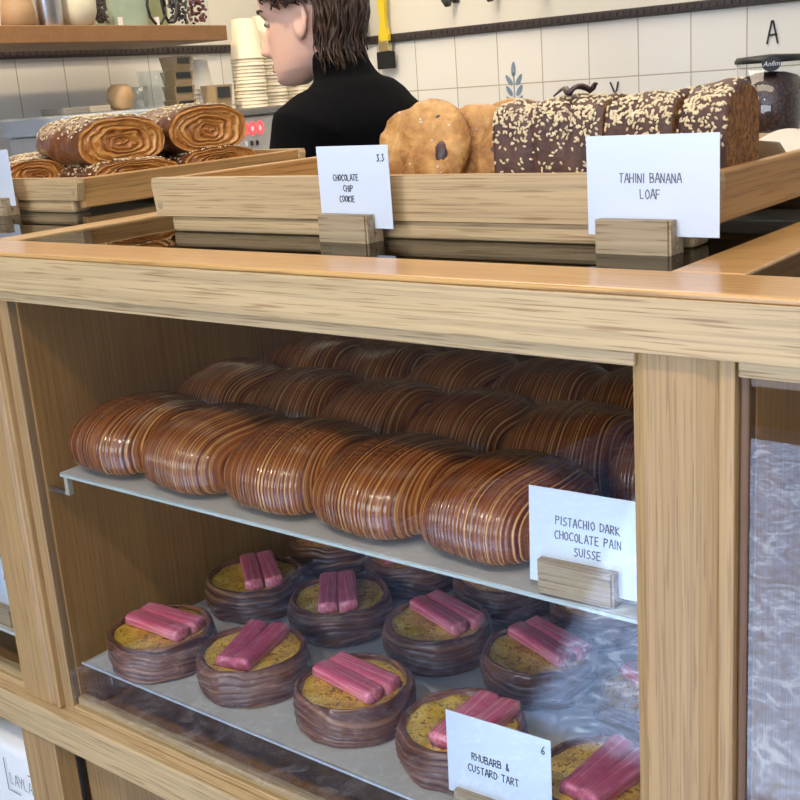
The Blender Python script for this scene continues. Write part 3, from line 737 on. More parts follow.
bm = bmesh.new(); lathe(bm, [(0.05, 0), (0.06, 0.01), (0.11, 0.10), (0.125, 0.185), (0.120, 0.19), (0.105, 0.10), (0.04, 0.02)], 40); obj('bowl_body', bm, plain('pale_bowl', (0.62, 0.55, 0.42), 0.5, var=0.1), t, True)

# ---------------------------------------------------------------- trays on the counter
def wooden_tray(label, x0, x1, y0, y1, z, h, th=0.011, drop=0.0157):
    t = thing('wooden_tray', label, 'tray', ((x0 + x1) / 2, y0, z))
    L = Vector(t.location)
    def q(n, m, *a, bev=0.002):
        bm = B(*a, bev=bev, seg=2); bmesh.ops.translate(bm, verts=bm.verts, vec=-L); return obj(n, bm, m, t)
    e = 0.019
    # runner under the tray, set in from the edge
    q('runner', OAK_TRAY, x0 + e, x1 - e, y0 + 0.004, y0 + 0.030, z, z + 0.0155, bev=0.004)
    q('runner', OAK_TRAY, x0 + e, x1 - e, y1 - 0.030, y1 - 0.004, z, z + 0.0155, bev=0.004)
    q('tray_base', OAK_TRAY, x0 + 0.0165, x1 - 0.0165, y0 + 0.012, y1 - 0.012, z + 0.0157, z + 0.0225, bev=0.001)
    for (ya, yb) in ((y0, y0 + th), (y1 - th, y1)):
        bm = bmesh.new()
        w0 = 0.004
        pr = [(x0 + w0, z + 0.0157), (x0, z + h - 0.006), (x0 + 0.002, z + h), (x1 - 0.002, z + h), (x1, z + h - 0.006), (x1 - w0, z + 0.0157)]
        loft(bm, [[(a, ya, b2) for a, b2 in pr], [(a, yb, b2) for a, b2 in pr]])
        bmesh.ops.recalc_face_normals(bm, faces=bm.faces); bmesh.ops.translate(bm, verts=bm.verts, vec=-L); obj('long_side', bm, OAK_TRAY, t)
    q('short_side', OAK_TRAY_Y, x0 + 0.005, x0 + 0.005 + th, y0 + th, y1 - th, z + drop, z + h - 0.001)
    q('short_side', OAK_TRAY_Y, x1 - 0.005 - th, x1 - 0.005, y0 + th, y1 - th, z + drop, z + h - 0.001)
    for xx in (x0 + 0.010, x1 - 0.010):
        bm = bmesh.new(); lathe(bm, [(0.0035, 0), (0.0035, 0.0006)], 16); bmesh.ops.rotate(bm, verts=bm.verts, matrix=Matrix.Rotation(radians(90), 3, 'X'))
        bmesh.ops.translate(bm, verts=bm.verts, vec=Vector((xx, y0 + 0.0002, z + 0.026)) - L); obj('dowel', bm, OAK_BLOCK, t)
    return t
wooden_tray('wide oak tray at the front carrying cookies and the seeded loaf', -0.903, -0.316, 0.1375, 0.505, SLT - 0.0015, 0.0525)
wooden_tray('oak tray at the back left carrying the sesame pastries', -1.78, -1.172, 0.245, 0.650, SLT - 0.0015, 0.0425, drop=0.005)
# ---------------------------------------------------------------- cookies
m_, nt, b = newmat('cookie_dough'); COOK = m_
v = coords(nt); n1 = noise_t(nt, v, 40, 6, 0.65, 0.3); n2 = noise_t(nt, v, 150, 4, 0.7)
c = ramp(nt, n1, [(0.30, (0.30, 0.115, 0.025)), (0.50, (0.52, 0.25, 0.065)), (0.70, (0.68, 0.38, 0.13))])
c = mixc(nt, 0.5, c, ramp(nt, n2, [(0.35, (0.62, 0.5, 0.4)), (0.55, (1, 1, 1))]), 'MULTIPLY')
nt.links.new(c, b.inputs['Base Color']); b.inputs['Roughness'].default_value = 0.6; bump(nt, b, n1, 1.0, 0.006)
CHOC = plain('dark_chocolate', (0.07, 0.035, 0.03), 0.4, var=0.3, vs=80, bmp=0.3)
SALT = plain('salt_flakes', (0.85, 0.80, 0.72), 0.3)
def cookie(label, c, n_dir, R=0.043, T=0.0125, seed=0, chunks=()):
    t = thing('chocolate_chip_cookie', label, 'cookie', c, 0, 'cookies in the front tray')
    zax = Vector(n_dir).normalized(); q_ = zax.to_track_quat('Z', 'X'); t.rotation_euler = q_.to_euler()
    bm = bmesh.new(); rings = []; n = 72
    prof = []
    for i in range(15):
        a = pi * i / 14; prof.append((sin(a) ** 0.55 * 1.0, -cos(a)))
    for (rr, zz) in prof:
        ring = []
        for k in range(n):
            th = 2 * pi * k / n; wob = 1 + 0.05 * fb((cos(th) * 1.5, sin(th) * 1.5, seed)) + 0.025 * fb((cos(th) * 5, sin(th) * 5, seed))
            r = R * max(rr, 0.001) * wob; x, y = r * cos(th), r * sin(th)
            z = T * zz * (1.15 if zz > 0 else 0.75)
            z += (0.0050 * fb((x * 45, y * 45, seed + zz)) + 0.0036 * fb((x * 110, y * 110, seed))) * (1 if zz > 0 else 0.4)
            ring.append((x, y, z))
        rings.append(ring)
    # fill the face with inner rings for relief
    last = prof[-1]
    loft(bm, rings); bmesh.ops.recalc_face_normals(bm, faces=bm.faces)
    obj('dough', bm, COOK, t, True)
    qi = q_.inverted(); ur = Vector((0, 0, 1)).cross(-zax).normalized() * -1; ur = Vector((-zax.y, zax.x, 0)).normalized(); uu = zax.cross(ur).normalized()
    if uu.z < 0: uu = -uu
    for (cu, cv, s) in chunks:
        lp = qi @ (ur * cu + uu * cv); x, y = lp.x, lp.y
        bm = bmesh.new(); ellipsoid(bm, (0, 0, 0), (s, s * 0.7, s * 0.5), None, 14, 10)
        for v_ in bm.verts: v_.co += v_.normal * 0 + Vector((fb(v_.co * 200), fb(v_.co * 170 + Vector((3, 1, 0))), 0)) * 0.0018
        obj('chocolate_chunk', bm, CHOC, t, True, loc=(x, y, T * 1.02 * math.sqrt(max(0.2, 1 - (x * x + y * y) / R / R))), rot=(0, 0, random.uniform(0, 3)))
    bm = bmesh.new()
    for k in range(14):
        r = R * 0.85 * math.sqrt(random.random()); th = random.uniform(0, 2 * pi); s = random.uniform(0.0005, 0.0011)
        zz = T * 1.12 * math.sqrt(1 - (r / R) ** 2 * 0.55)
        ellipsoid(bm, (r * cos(th), r * sin(th), zz), (s, s * 1.4, s), None, 6, 4)
    o = obj('salt_flakes', bm, SALT, t); o['kind'] = 'stuff'
    return t
cookie('big chocolate chip cookie propped on edge, frontmost, with a dark chunk low on its right', (-0.602, 0.186, 1.1640), (-0.02, -0.92, 0.40), 0.0490, 0.012, 1.0, [(0.029, -0.002, 0.0100), (0.018, 0.026, 0.005), (-0.012, 0.016, 0.003)])
cookie('chocolate chip cookie standing second, just behind the front cookie, dark chunk showing', (-0.560, 0.212, 1.1635), (0.45, -0.85, 0.25), 0.040, 0.013, 3.0, [(0.014, -0.004, 0.008), (0.018, 0.020, 0.005)])
cookie('paler cookie standing last between the other cookies and the loaf', (-0.545, 0.243, 1.1640), (0.45, -0.85, 0.2), 0.042, 0.011, 6.0, [(0.01, 0.02, 0.006)])

# ---------------------------------------------------------------- tahini banana loaf slices
m_, nt, b = newmat('dark_loaf_crust'); LOAF = m_
v = coords(nt); n1 = noise_t(nt, v, 45, 5, 0.65); n2 = noise_t(nt, v, 240, 3, 0.6)
c = ramp(nt, n1, [(0.3, (0.045, 0.018, 0.013)), (0.6, (0.115, 0.052, 0.036)), (0.8, (0.19, 0.09, 0.05))]); nt.links.new(c, b.inputs['Base Color']); b.inputs['Roughness'].default_value = 0.6
bump(nt, b, n2, 0.6, 0.0015)
m_, nt, b = newmat('loaf_crumb'); CRUMB = m_
v = coords(nt); n1 = noise_t(nt, v, 220, 4, 0.7)
c = ramp(nt, n1, [(0.38, (0.12, 0.045, 0.012)), (0.6, (0.40, 0.18, 0.05))]); nt.links.new(c, b.inputs['Base Color']); b.inputs['Roughness'].default_value = 0.75; bump(nt, b, n1, 0.7, 0.002)
SES = plain('sesame_seed', (0.82, 0.64, 0.37), 0.35, var=0.25, vs=300)
LZ = SLT - 0.0015 + 0.0228
def slice_(label, x0, x1, y0, y1, h, seed, nseeds, raise_=0.0, crack=None):
    t = thing('loaf_slice', label, 'loaf slice', ((x0 + x1) / 2, (y0 + y1) / 2, LZ), 0, 'slices of the seeded loaf')
    w2, d2 = (x1 - x0) / 2, (y1 - y0) / 2
    bm = bmesh.new(); rings = []; nx = 26; nv = 60; lst = []
    def surf(u, a):
        x = u * w2
        # profile: flat base, upright sides, domed top
        px = cos(a); pz = sin(a)
        yy = math.copysign(abs(px) ** 0.55, px) * d2 * (1.0 + 0.05 * max(0, pz))
        zz = h * 0.5 + math.copysign(abs(pz) ** 0.72, pz) * h * 0.5
        top = max(0, (zz / h - 0.55))
        bulge = 0.0035 * fb((x * 28 + seed, yy * 28, seed)) + 0.004 * top * fb((x * 60, yy * 60, seed * 2)) * 2
        if crack is not None: bulge -= 0.005 * math.exp(-((x - crack - 0.003 * sin(zz * 120)) / 0.0018) ** 2) * min(1, top * 6)
        edge = 1 - 0.06 * max(0, abs(u) - 0.85) / 0.15
        f_ = (edge + 0.0) 
        y2 = yy * f_ * (1 + bulge / d2); z2 = h * 0.5 + (zz - h * .5) * f_ + bulge * max(0, pz) + raise_ * top * 0.6 * (0.5 + 0.5 * sin(x * 70 + seed))
        return Vector((x, y2, max(0, z2)))
    for i in range(nx + 1):
        u = -1 + 2 * i / nx
        rings.append([surf(u, 2 * pi * k / nv) for k in range(nv)])
    loft(bm, rings, cap=False); bmesh.ops.recalc_face_normals(bm, faces=bm.faces)
    obj('crust', bm, LOAF, t, True)
    bm = bmesh.new()
    for s in (0, 1):
        r0 = rings[0 if s == 0 else -1]; cc = sum(r0, Vector()) / len(r0)
        grs = []
        for q in range(9):
            f_ = 1 - q / 9.0
            grs.append([cc + (p - cc) * f_ + Vector(((0.0008 * fb(p * 150 + Vector((q * 3, 0, seed)))) * (1 if q else 0), 0, 0)) for p in r0])
        vr = loft(bm, grs, cap=False); bm.faces.new(vr[-1])
        obj('cut_side', bm, CRUMB, t, False); bm = bmesh.new()
    for k in range(nseeds):
        u = random.uniform(-0.97, 0.97); a = random.uniform(radians(-60), radians(60)) + pi / 2 if k % 3 else random.uniform(pi * 0.75, pi * 1.08)
        if k % 3 == 0 and random.random() < 0.25: a = random.uniform(0.0, pi * .3)
        p = surf(u, a); p1 = surf(min(1, u + 0.02), a); p2 = surf(u, a + 0.03)
        nrm = (p1 - p).cross(p2 - p)
        if nrm.length < 1e-12: continue
        nrm.normalize()
        if nrm.dot(p - Vector((p.x, 0, h * .5))) < 0: nrm = -nrm
        R3 = (nrm.to_track_quat('Z', 'X').to_matrix()) @ Matrix.Rotation(random.uniform(0, pi), 3, 'Z')
        ellipsoid(bm, p + nrm * 0.0004, (0.0019, 0.00105, 0.0007), R3, 6, 4)
    o = obj('sesame_seeds', bm, SES, t, True); o['kind'] = 'stuff'
    return t
slice_('thin dark loaf slice with sesame at the left end next to the cookies', -0.527, -0.4905, 0.181, 0.245, 0.081, 1.0, 330)
slice_('seeded dark loaf slice with a crack, second from the left end', -0.4895, -0.4275, 0.180, 0.245, 0.081, 2.6, 560, 0.0, 0.0)
slice_('wide seeded loaf slice directly behind the tahini card', -0.4265, -0.3705, 0.180, 0.245, 0.080, 4.4, 560, 0.006)
slice_('end loaf slice at the right with its brown cut side showing', -0.3695, -0.331, 0.183, 0.247, 0.082, 6.3, 420, 0.010)
# curled bit lying on the loaf
bm = bmesh.new()
for q in range(3):
    a0 = q * 1.1; pts = [(-0.018 + 0.030 * i / 12 + q * 0.003, 0.004 * sin(i * .7 + q) + 0.004 * (q - 1), 0.0025 + 0.005 * abs(sin(i * .5 + a0)) + 0.003 * (i / 12)) for i in range(13)]
    tube(bm, pts, [0.0012 + 0.0016 * sin(pi * i / 12) for i in range(13)], 8, 0.6)
setp(obj('chocolate_curl', bm, CHOC, None, True, loc=(-0.462, 0.205, LZ + 0.081)), 'small dark chocolate curl lying on top of the seeded loaf', 'chocolate curl')
# crumpled paper in the tray
bm = irregular_sheet(-0.50, -0.336, 0.30, 0.49, LZ + 0.0006, 0.0006, 0.055, 40, 40, 5)
setp(obj('crumpled_paper', bm, plain('cream_paper', (0.66, 0.60, 0.50), 0.7), None, True), 'crumpled cream baking paper in the tray behind the loaf end', 'baking paper')

# ---------------------------------------------------------------- sesame pastries
m_, nt, b = newmat('cut_pastry_swirl'); SWIRL = m_
at = N(nt, 'ShaderNodeAttribute', attribute_name='lam'); v = coords(nt); nz = noise_t(nt, v, 55, 3, 0.6)
ad = N(nt, 'ShaderNodeMath', operation='MULTIPLY_ADD'); nt.links.new(nz, ad.inputs[0]); ad.inputs[1].default_value = 2.2; nt.links.new(at.outputs['Fac'], ad.inputs[2])
w1 = N(nt, 'ShaderNodeTexNoise', noise_dimensions='1D'); w1.inputs['Scale'].default_value = 1.5; w1.inputs['Detail'].default_value = 3; nt.links.new(ad.outputs[0], w1.inputs['W'])
c = ramp(nt, w1.outputs['Fac'], [(0.26, (0.12, 0.030, 0.006)), (0.40, (0.36, 0.12, 0.02)), (0.52, (0.56, 0.23, 0.045)), (0.68, (0.74, 0.42, 0.13))])
nt.links.new(c, b.inputs['Base Color']); b.inputs['Roughness'].default_value = 0.35; b.inputs['Coat Weight'].default_value = 0.4; bump(nt, b, w1.outputs['Fac'], 0.6, 0.003)
BROWNC = plain('browned_crust', (0.22, 0.075, 0.028), 0.28, coat=0.5, var=0.6, vs=22, bmp=0.3)
def sesame_pastry(label, c, yaw, a=0.062, hh=0.032, L=0.115, seed=0.0, nseeds=330, tilt=0):
    t = thing('sesame_pastry', label, 'pastry', c, radians(yaw), 'sesame pastries in the back tray')
    t.rotation_euler = (0, radians(tilt), radians(yaw))
    nv = 72; nx = 40
    def surf(s, k):
        # s 0 (cut face) .. 1 (rounded tail)
        th = 2 * pi * k / nv; cy, sz = cos(th), sin(th)
        e = (max(0.0, 1 - s ** 3.6)) ** 0.5
        aa = a * (0.25 + 0.75 * e) if s < 1 else 0.001; h2 = hh * (0.10 + 0.90 * e) if s < 1 else 0.001
        y = math.copysign(abs(cy) ** 0.85, cy) * aa; z = hh + math.copysign(abs(sz) ** (0.95 if sz > 0 else 0.7), sz) * h2
        if s < 0.08: sh_ = 1 - 0.05 * (1 - s / 0.08); y *= sh_; z = hh + (z - hh) * sh_
        n_ = 0.002 * fb((s * 5, y * 40, z * 40 + seed)) + 0.0012 * fb((s * 14, y * 90, z * 90 + seed))
        return Vector((-L * s, y * (1 + n_ / a * 2), z + n_ * 0.8 * sz))
    rings = [[surf(i / nx, k) for k in range(nv)] for i in range(nx + 1)]
    bm = bmesh.new(); loft(bm, rings, cap=False); bm.faces.new(bm.verts[-nv:] if False else [v_ for v_ in list(bm.verts)[-nv:]])
    bmesh.ops.recalc_face_normals(bm, faces=bm.faces); obj('outer_crust', bm, BROWNC, t, True)
    # swirl face
    bm = bmesh.new(); grs = []; lam = []; r0 = rings[0]; cc = Vector((0, 0.004, hh)); Q = 34
    for q in range(Q):
        f_ = 1 - q / Q; ring = []
        for k, p in enumerate(r0):
            th = 2 * pi * k / nv
            l = f_ * 5.5 + 0.3 * sin(th) + 0.6 * fb((cos(th) * 1.4, sin(th) * 1.4, f_ * 3 + seed))
            dx = 0.0018 * sin(2 * pi * l) - 0.002 * (1 - f_) + 0.001 * fb((p.y * 60, p.z * 60, seed)) if q else 0.0005
            pp = cc + (p - cc) * f_; pp.x = dx; pp.z += 0.002 * fb((pp.y * 30, seed, f_ * 4)) * (q > 0)
            ring.append(pp); lam.append(l * 1.0 if True else 0)
        grs.append(ring)
    vr = loft(bm, grs, cap=False); bm.faces.new(vr[-1])
    me = bpy.data.meshes.new('cut_face'); bm.normal_update(); bmesh.ops.recalc_face_normals(bm, faces=bm.faces); bm.to_mesh(me); bm.free()
    me.polygons.foreach_set('use_smooth', [True] * len(me.polygons)); attr(me, 'lam', [x for x in lam]); mesh_obj('cut_face', me, SWIRL, t)
    bm = bmesh.new()
    for k in range(nseeds):
        s = random.uniform(0.02, 0.93); kk = nv * (0.25 + random.gauss(0, 0.10)); p = surf(s, kk); p1 = surf(s + 0.01, kk); p2 = surf(s, kk + 0.5)
        nrm = (p2 - p).cross(p1 - p)
        if nrm.length < 1e-12: continue
        nrm.normalize()
        if nrm.z < 0: nrm = -nrm
        R3 = nrm.to_track_quat('Z', 'X').to_matrix() @ Matrix.Rotation(random.uniform(0, pi), 3, 'Z')
        ellipsoid(bm, p + nrm * random.uniform(0.0003, 0.0014), (0.0024, 0.0014, 0.0009), R3, 6, 4)
    o = obj('sesame_seeds', bm, SES, t, True); o['kind'] = 'stuff'
TB = SLT - 0.0015 + 0.0226
sesame_pastry('large sesame-topped pastry on top of the pile at the left', (-1.225, 0.362, 1.1445), -6, 0.068, 0.0320, 0.155, 1.0, 520, tilt=2)
sesame_pastry('sesame pastry on top of the pile at the right, swirl end facing out', (-1.215, 0.505, 1.1480), -5, 0.069, 0.0335, 0.145, 3.0, 300)
sesame_pastry('flatter sesame pastry under the large left one in the back tray', (-1.203, 0.362, TB), -8, 0.066, 0.0160, 0.14, 5.0, 420)
sesame_pastry('flatter sesame pastry under the right one in the back tray', (-1.203, 0.512, TB), -6, 0.066, 0.0170, 0.14, 7.0, 420)
sesame_pastry('sesame pastry low in the back tray at the left picture edge', (-1.335, 0.300, TB), -35, 0.042, 0.0200, 0.11, 9.0, 420)
sesame_pastry('sesame pastry further left, lying behind the cut-off card', (-1.470, 0.420, TB), -15, 0.056, 0.0200, 0.12, 11.0, 300)

# ---------------------------------------------------------------- wall shelf and what stands on it
SA = math.atan2(-ld.y, -ld.x)     # direction along the left wall towards the back corner
e1 = Vector((cos(SA), sin(SA), 0)); e2 = Vector((-sin(SA), cos(SA), 0))
sp0 = Vector((-2.2, 1.5, 0))        # front corner of the shelf end
def along(s, dpt, z): 
    """s metres from the shelf end back towards the shopfront, dpt behind the front edge"""
    p = sp0 - e1 * s + e2 * dpt; return Vector((p.x, p.y, z))
SHT = 1.392
t = thing('wall_shelf', 'thick brown wooden shelf on the left wall holding jars', 'shelf', along(0, 0, SHT - 0.036), SA)
obj('board', B(-1.6, 0, 0.0, 0.27, 0, 0.036, 0.002), SHELF_WOOD, t)
obj('bracket', B(-1.30, -1.27, 0.03, 0.26, -0.03, -0.0005, 0.002), BLACKM, t)
def sy(y): return (1.5 - y) / 0.9945
# vase
t = thing('wooden_vase', 'tan wooden vase at the left picture edge on the wall shelf', 'vase', along(sy(0.897), 0.05, SHT))
bm = bmesh.new(); lathe(bm, [(0.030, 0), (0.038, 0.004), (0.034, 0.04), (0.026, 0.08), (0.018, 0.11), (0.022, 0.14), (0.016, 0.138)], 32); obj('vase_body', bm, plain('tan_wood', (0.42, 0.27, 0.14), 0.5, var=0.2), t, True)
t = thing('steel_shaker', 'shiny steel shaker on the wall shelf beside the round white jar', 'shaker', along(sy(0.978), 0.05, SHT))
bm = bmesh.new(); lathe(bm, [(0.029, 0), (0.030, 0.003), (0.033, 0.12), (0.034, 0.16)], 36); obj('shaker_body', bm, STEEL, t, True)
bm = bmesh.new(); lathe(bm, [(0.034, 0.1605), (0.034, 0.17), (0.02, 0.19), (0.015, 0.20)], 36); obj('shaker_lid', bm, STEEL, t, True)
t = thing('round_jar', 'round cream ceramic jar on the wall shelf', 'jar', along(sy(1.060), 0.05, SHT))
bm = bmesh.new(); lathe(bm, [(0.026, 0), (0.034, 0.004), (0.043, 0.03), (0.044, 0.055), (0.036, 0.085), (0.026, 0.10), (0.024, 0.098)], 40); obj('jar_body', bm, plain('cream_ceramic', (0.60, 0.56, 0.42), 0.5, var=0.1, vs=60), t, True)
def glass_jar(label, y, r, h, content=None, ccol=None, lidc=None, d=0.05):
    t = thing('glass_jar', label, 'jar', along(sy(y), d, SHT))
    bm = bmesh.new(); lathe(bm, [(r * 0.9, 0), (r, 0.004), (r, h * 0.85), (r * 0.85, h)], 32, cap=False); obj('jar_glass', bm, CLEAR, t, True)
    if content:
        bm = bmesh.new()
        for k in range(70):
            rr = r * 0.75 * math.sqrt(random.random()); a = random.uniform(0, 2 * pi); zz = 0.004 + random.random() * h * 0.5
            s = random.uniform(0.004, 0.008); R3 = Matrix.Rotation(random.uniform(0, 3), 3, 'X') @ Matrix.Rotation(random.uniform(0, 3), 3, 'Y')
            ellipsoid(bm, (rr * cos(a), rr * sin(a), zz + s), (s, s * 0.7, s * 0.5), R3, 7, 5)
        o = obj('jar_contents', bm, plain('contents_' + content, ccol, 0.6, var=0.5, vs=90), t); o['kind'] = 'stuff'
    return t
glass_jar('small glass jar with dark contents right of the round cream jar', 1.130, 0.022, 0.10, 'spice', (0.10, 0.06, 0.05))
t = thing('tin', 'pale green tin behind a small white tag on the wall shelf', 'tin', along(sy(1.225), 0.07, SHT), SA)
obj('tin_body', B(-0.055, 0.055, -0.02, 0.05, 0, 0.13, 0.004), plain('pale_green', (0.34, 0.44, 0.34), 0.4, var=0.15), t)
obj('label_patch', B(-0.045, -0.030, -0.0206, -0.0202, 0.003, 0.022), PAPER, t)
t = thing('cable_coil', 'black looped cord with a white tag hanging on the shelf tins', 'cord', along(sy(1.29), 0.03, SHT + 0.001))
bm = bmesh.new(); tube(bm, [e1 * (0.030 * cos(a / 10 * 2 * pi)) + Vector((0, 0, 0.045 + 0.042 * sin(a / 10 * 2 * pi))) for a in range(11)], 0.0035, 8)
tube(bm, [e1 * (0.045 + 0.026 * cos(a / 10 * 2 * pi)) + Vector((0, 0, 0.06 + 0.055 * sin(a / 10 * 2 * pi))) for a in range(11)], 0.0035, 8); obj('cord_loop', bm, BLACK, t, True)
obj('tag', B(-0.010, 0.010, -0.006, -0.004, 0.0, 0.020), PAPER, t)
t = thing('tin', 'yellow-green tin behind the black cord on the wall shelf', 'tin', along(sy(1.335), 0.09, SHT), SA)
obj('tin_body', B(-0.040, 0.035, -0.02, 0.05, 0, 0.12, 0.004), plain('yellow_green', (0.40, 0.44, 0.22), 0.4, var=0.2), t)
glass_jar('tall clear glass jar with dark tongs on the wall shelf', 1.385, 0.030, 0.14, 'tongs', (0.07, 0.06, 0.07))
glass_jar('clear glass jar with a bright edge and dark red contents near the shelf end', 1.452, 0.030, 0.14, 'red', (0.16, 0.03, 0.04))

# ---------------------------------------------------------------- coffee machine counter
cr = SA
t = thing('back_counter', 'grey work counter along the left wall under the coffee machine', 'counter', along(0, 0.0, FLOORZ), cr)
obj('counter_body', B(-1.6, 0.75, -0.02, 0.24, 0, 0.93, 0.003), plain('grey_laminate', (0.25, 0.25, 0.26), 0.5), t)
obj('counter_top', B(-1.62, 0.77, -0.03, 0.245, 0.9305, 0.96, 0.003), STEELM, t)
mz = FLOORZ + 0.96
t = thing('espresso_machine', 'grey metal espresso machine with glowing red ring buttons on its side', 'coffee machine', along(0, -0.02, mz), cr)
Hm = 1.185 - mz
obj('machine_body', B(-0.135, 0.40, 0.0, 0.22, 0.004, Hm - 0.018, 0.006), STEELM, t)
obj('top_rim', B(-0.145, 0.41, -0.008, 0.225, Hm - 0.0175, Hm, 0.003), plain('dark_steel', (0.22, 0.22, 0.22), 0.4, metal=0.7), t)
obj('cup_rack', B(-0.58, -0.150, 0.01, 0.22, Hm - 0.02, Hm + 0.022, 0.006), plain('pale_metal', (0.60, 0.66, 0.74), 0.25, metal=0.7), t)
obj('machine_body', B(-0.57, -0.14, 0.02, 0.21, 0.004, Hm - 0.021, 0.006), STEELM, t)
for k in range(3):
    bm = bmesh.new(); R_, r_ = 0.0135, 0.0042; n = 28; rings = []
    for i in range(n):
        A = 2 * pi * i / n; ring = []
        for j in range(8):
            bb = 2 * pi * j / 8; rad = R_ + r_ * cos(bb); ring.append((rad * cos(A) * 0.85, -r_ * 0.6 * sin(bb), rad * sin(A)))
        rings.append(ring)
    vr = loft(bm, rings, cap=False)
    for j in range(8): bm.faces.new((vr[-1][j], vr[-1][(j + 1) % 8], vr[0][(j + 1) % 8], vr[0][j]))
    bmesh.ops.recalc_face_normals(bm, faces=bm.faces)
    o = obj('ring_button', bm, plain('red_glow', (0.8, 0.05, 0.06), 0.4, emit=(1.0, 0.06, 0.07), estr=1.6), t, True, loc=(0.004 + k * 0.031, -0.0005, 1.135 - mz)); o['label'] = 'glowing red ring'
    c2 = obj('button_centre', B(-0.003, 0.003, -0.002, 0.0005, -0.005, 0.005, 0.0005), plain('button_white', (0.8, 0.6, 0.6), 0.4, emit=(1, .5, .5), estr=0.6), t, loc=(0.004 + k * 0.031, -0.0005, 1.135 - mz))
for k in range(3): obj('switch', B(-0.004, 0.004, -0.003, 0.0, -0.006, 0.006, 0.0005), (BLACK if k != 0 else CARD), t, loc=(0.004 + k * 0.022, -0.0005, 1.098 - mz))
# things on the rack
def rack(s, d): p = along(s, d, 0); return (p.x, p.y, mz + Hm + 0.0222)
t = thing('wooden_bowl', 'small round wooden pot on the metal rack beside the glasses', 'pot', rack(0.345, 0.05))
bm = bmesh.new(); lathe(bm, [(0.018, 0), (0.027, 0.008), (0.032, 0.028), (0.026, 0.050), (0.016, 0.058)], 32); obj('pot_body', bm, plain('pot_wood', (0.42, 0.27, 0.13), 0.5, var=0.2), t, True)
t = thing('drinking_glass', 'short clear tumbler on the metal rack beside the wooden pot', 'glass', rack(0.280, 0.06))
bm = bmesh.new(); lathe(bm, [(0.022, 0.0), (0.026, 0.05), (0.0245, 0.05), (0.021, 0.003)], 28); obj('tumbler', bm, CLEAR, t, True)
t = thing('drinking_glass', 'taller clear glass with sparkling facets on the metal rack', 'glass', rack(0.215, 0.07))
bm = bmesh.new(); lathe(bm, [(0.026, 0.0), (0.036, 0.085), (0.034, 0.085), (0.024, 0.004)], 12); obj('tumbler', bm, CLEAR, t, False)
for k, (w2, s) in enumerate(((0.05, 0.50), (0.045, 0.43))):
    t = thing('small_tray', ('low grey tray on the machine rack at the left', 'second low beige tray on the machine rack beside the pot')[k], 'tray', rack(s, 0.06), cr)
    obj('tray_body', B(-w2 * .7, w2 * .7, -0.03, 0.05, 0, 0.014, 0.002), plain('tray_tone%d' % k, ((0.2, 0.18, 0.16), (0.36, 0.31, 0.24))[k], 0.5), t)

# stacked paper cups
CUP = plain('cream_paper_cup', (0.70, 0.62, 0.46), 0.6, var=0.06)
WCUP = plain('white_paper_cup', (0.74, 0.70, 0.60), 0.6, var=0.06)
def cup_mesh(r0, r1, h, mat, step):
    bm = bmesh.new()
    # upside-down cup: wide rim at the bottom
    lathe(bm, [(r1 * 0.97, 0.0), (r1 + 0.0004, 0.0005), (r1 + 0.0004, 0.0024), (r1 - 0.0004, 0.0030), (r0, h - 0.001), (r0 - 0.001, h), (r0 - 0.003, h - 0.002), (r1 - 0.0022, 0.001)], 28)
    me = bpy.data.meshes.new('paper_cup'); bm.to_mesh(me); bm.free(); me.polygons.foreach_set('use_smooth', [True] * len(me.polygons)); me.materials.append(mat); return me
C1 = cup_mesh(0.031, 0.0435, 0.100, CUP, 0.012); C2 = cup_mesh(0.029, 0.040, 0.085, WCUP, 0.012)
def stack(x, y, z, n, me, label, group, step=0.0088, mixed=None):
    for k in range(n):
        o = mesh_obj('paper_cup', me if not mixed or k < mixed else C2, None, None, (x + random.uniform(-.0008, .0008), y + random.uniform(-.0008, .0008), z + k * step)); setp(o, label, 'paper cup', group)
MT = mz + Hm + 0.0003
stack(-2.230, 1.590, MT, 15, C1, 'cream paper cup nested in the tallest stack left of the face', 'cups in the tall stack left of the face')
stack(-2.252, 1.690, MT, 16, C1, 'cream paper cup nested in the stack right behind the nose', 'cups in the stack behind the nose')
stack(-2.27, 1.80, MT, 15, C1, 'cream paper cup in the hindmost stack behind the chin', 'cups in the hindmost stack')
def box_cup(pos, rz, w_, d_, h_, label, top=None):
    t = thing('takeaway_box', label, 'takeaway box', pos, rz)
    bm = bmesh.new(); a, b2 = w_ / 2, d_ / 2; k = 0.84
    loft(bm, [[(-a * k, -b2 * k, 0), (a * k, -b2 * k, 0), (a * k, b2 * k, 0), (-a * k, b2 * k, 0)], [(-a, -b2, h_), (a, -b2, h_), (a, b2, h_), (-a, b2, h_)]])
    obj('box_body', bm, plain('kraft_card', (0.42, 0.30, 0.16), 0.6, var=0.1), t)
    obj('dark_label', B(-a * 0.78, a * 0.68, -b2 - 0.0012, -b2 + 0.0006, h_ * 0.50, h_ * 0.92), plain('dark_patch', (0.02, 0.025, 0.03), 0.4), t)
    return t
p = along(0.030, 0.03, 0)
hB = 0.064
box_cup((p.x, p.y, MT), cr, 0.064, 0.05, hB, 'kraft paper box with a black label standing beside the tallest cup stack')
p2 = along(0.030, 0.09, 0)
stack(p2.x, p2.y, MT, 5, C2, 'white paper cup in the short stack behind the black-labelled box', 'cups in the short white stack', 0.011)
p = along(0.115, 0.08, 0)
labs = ['lowest kraft box with a black label in the leaning pile below the shelf end', 'second kraft box from the bottom of the pile below the shelf end', 'third kraft box of the pile below the shelf end', 'topmost pale kraft box of the pile, right under the shelf']
for k in range(4): box_cup((p.x, p.y, MT + 0.0345 * k), cr + random.uniform(-.15, .15), 0.066, 0.05, 0.034, labs[k])
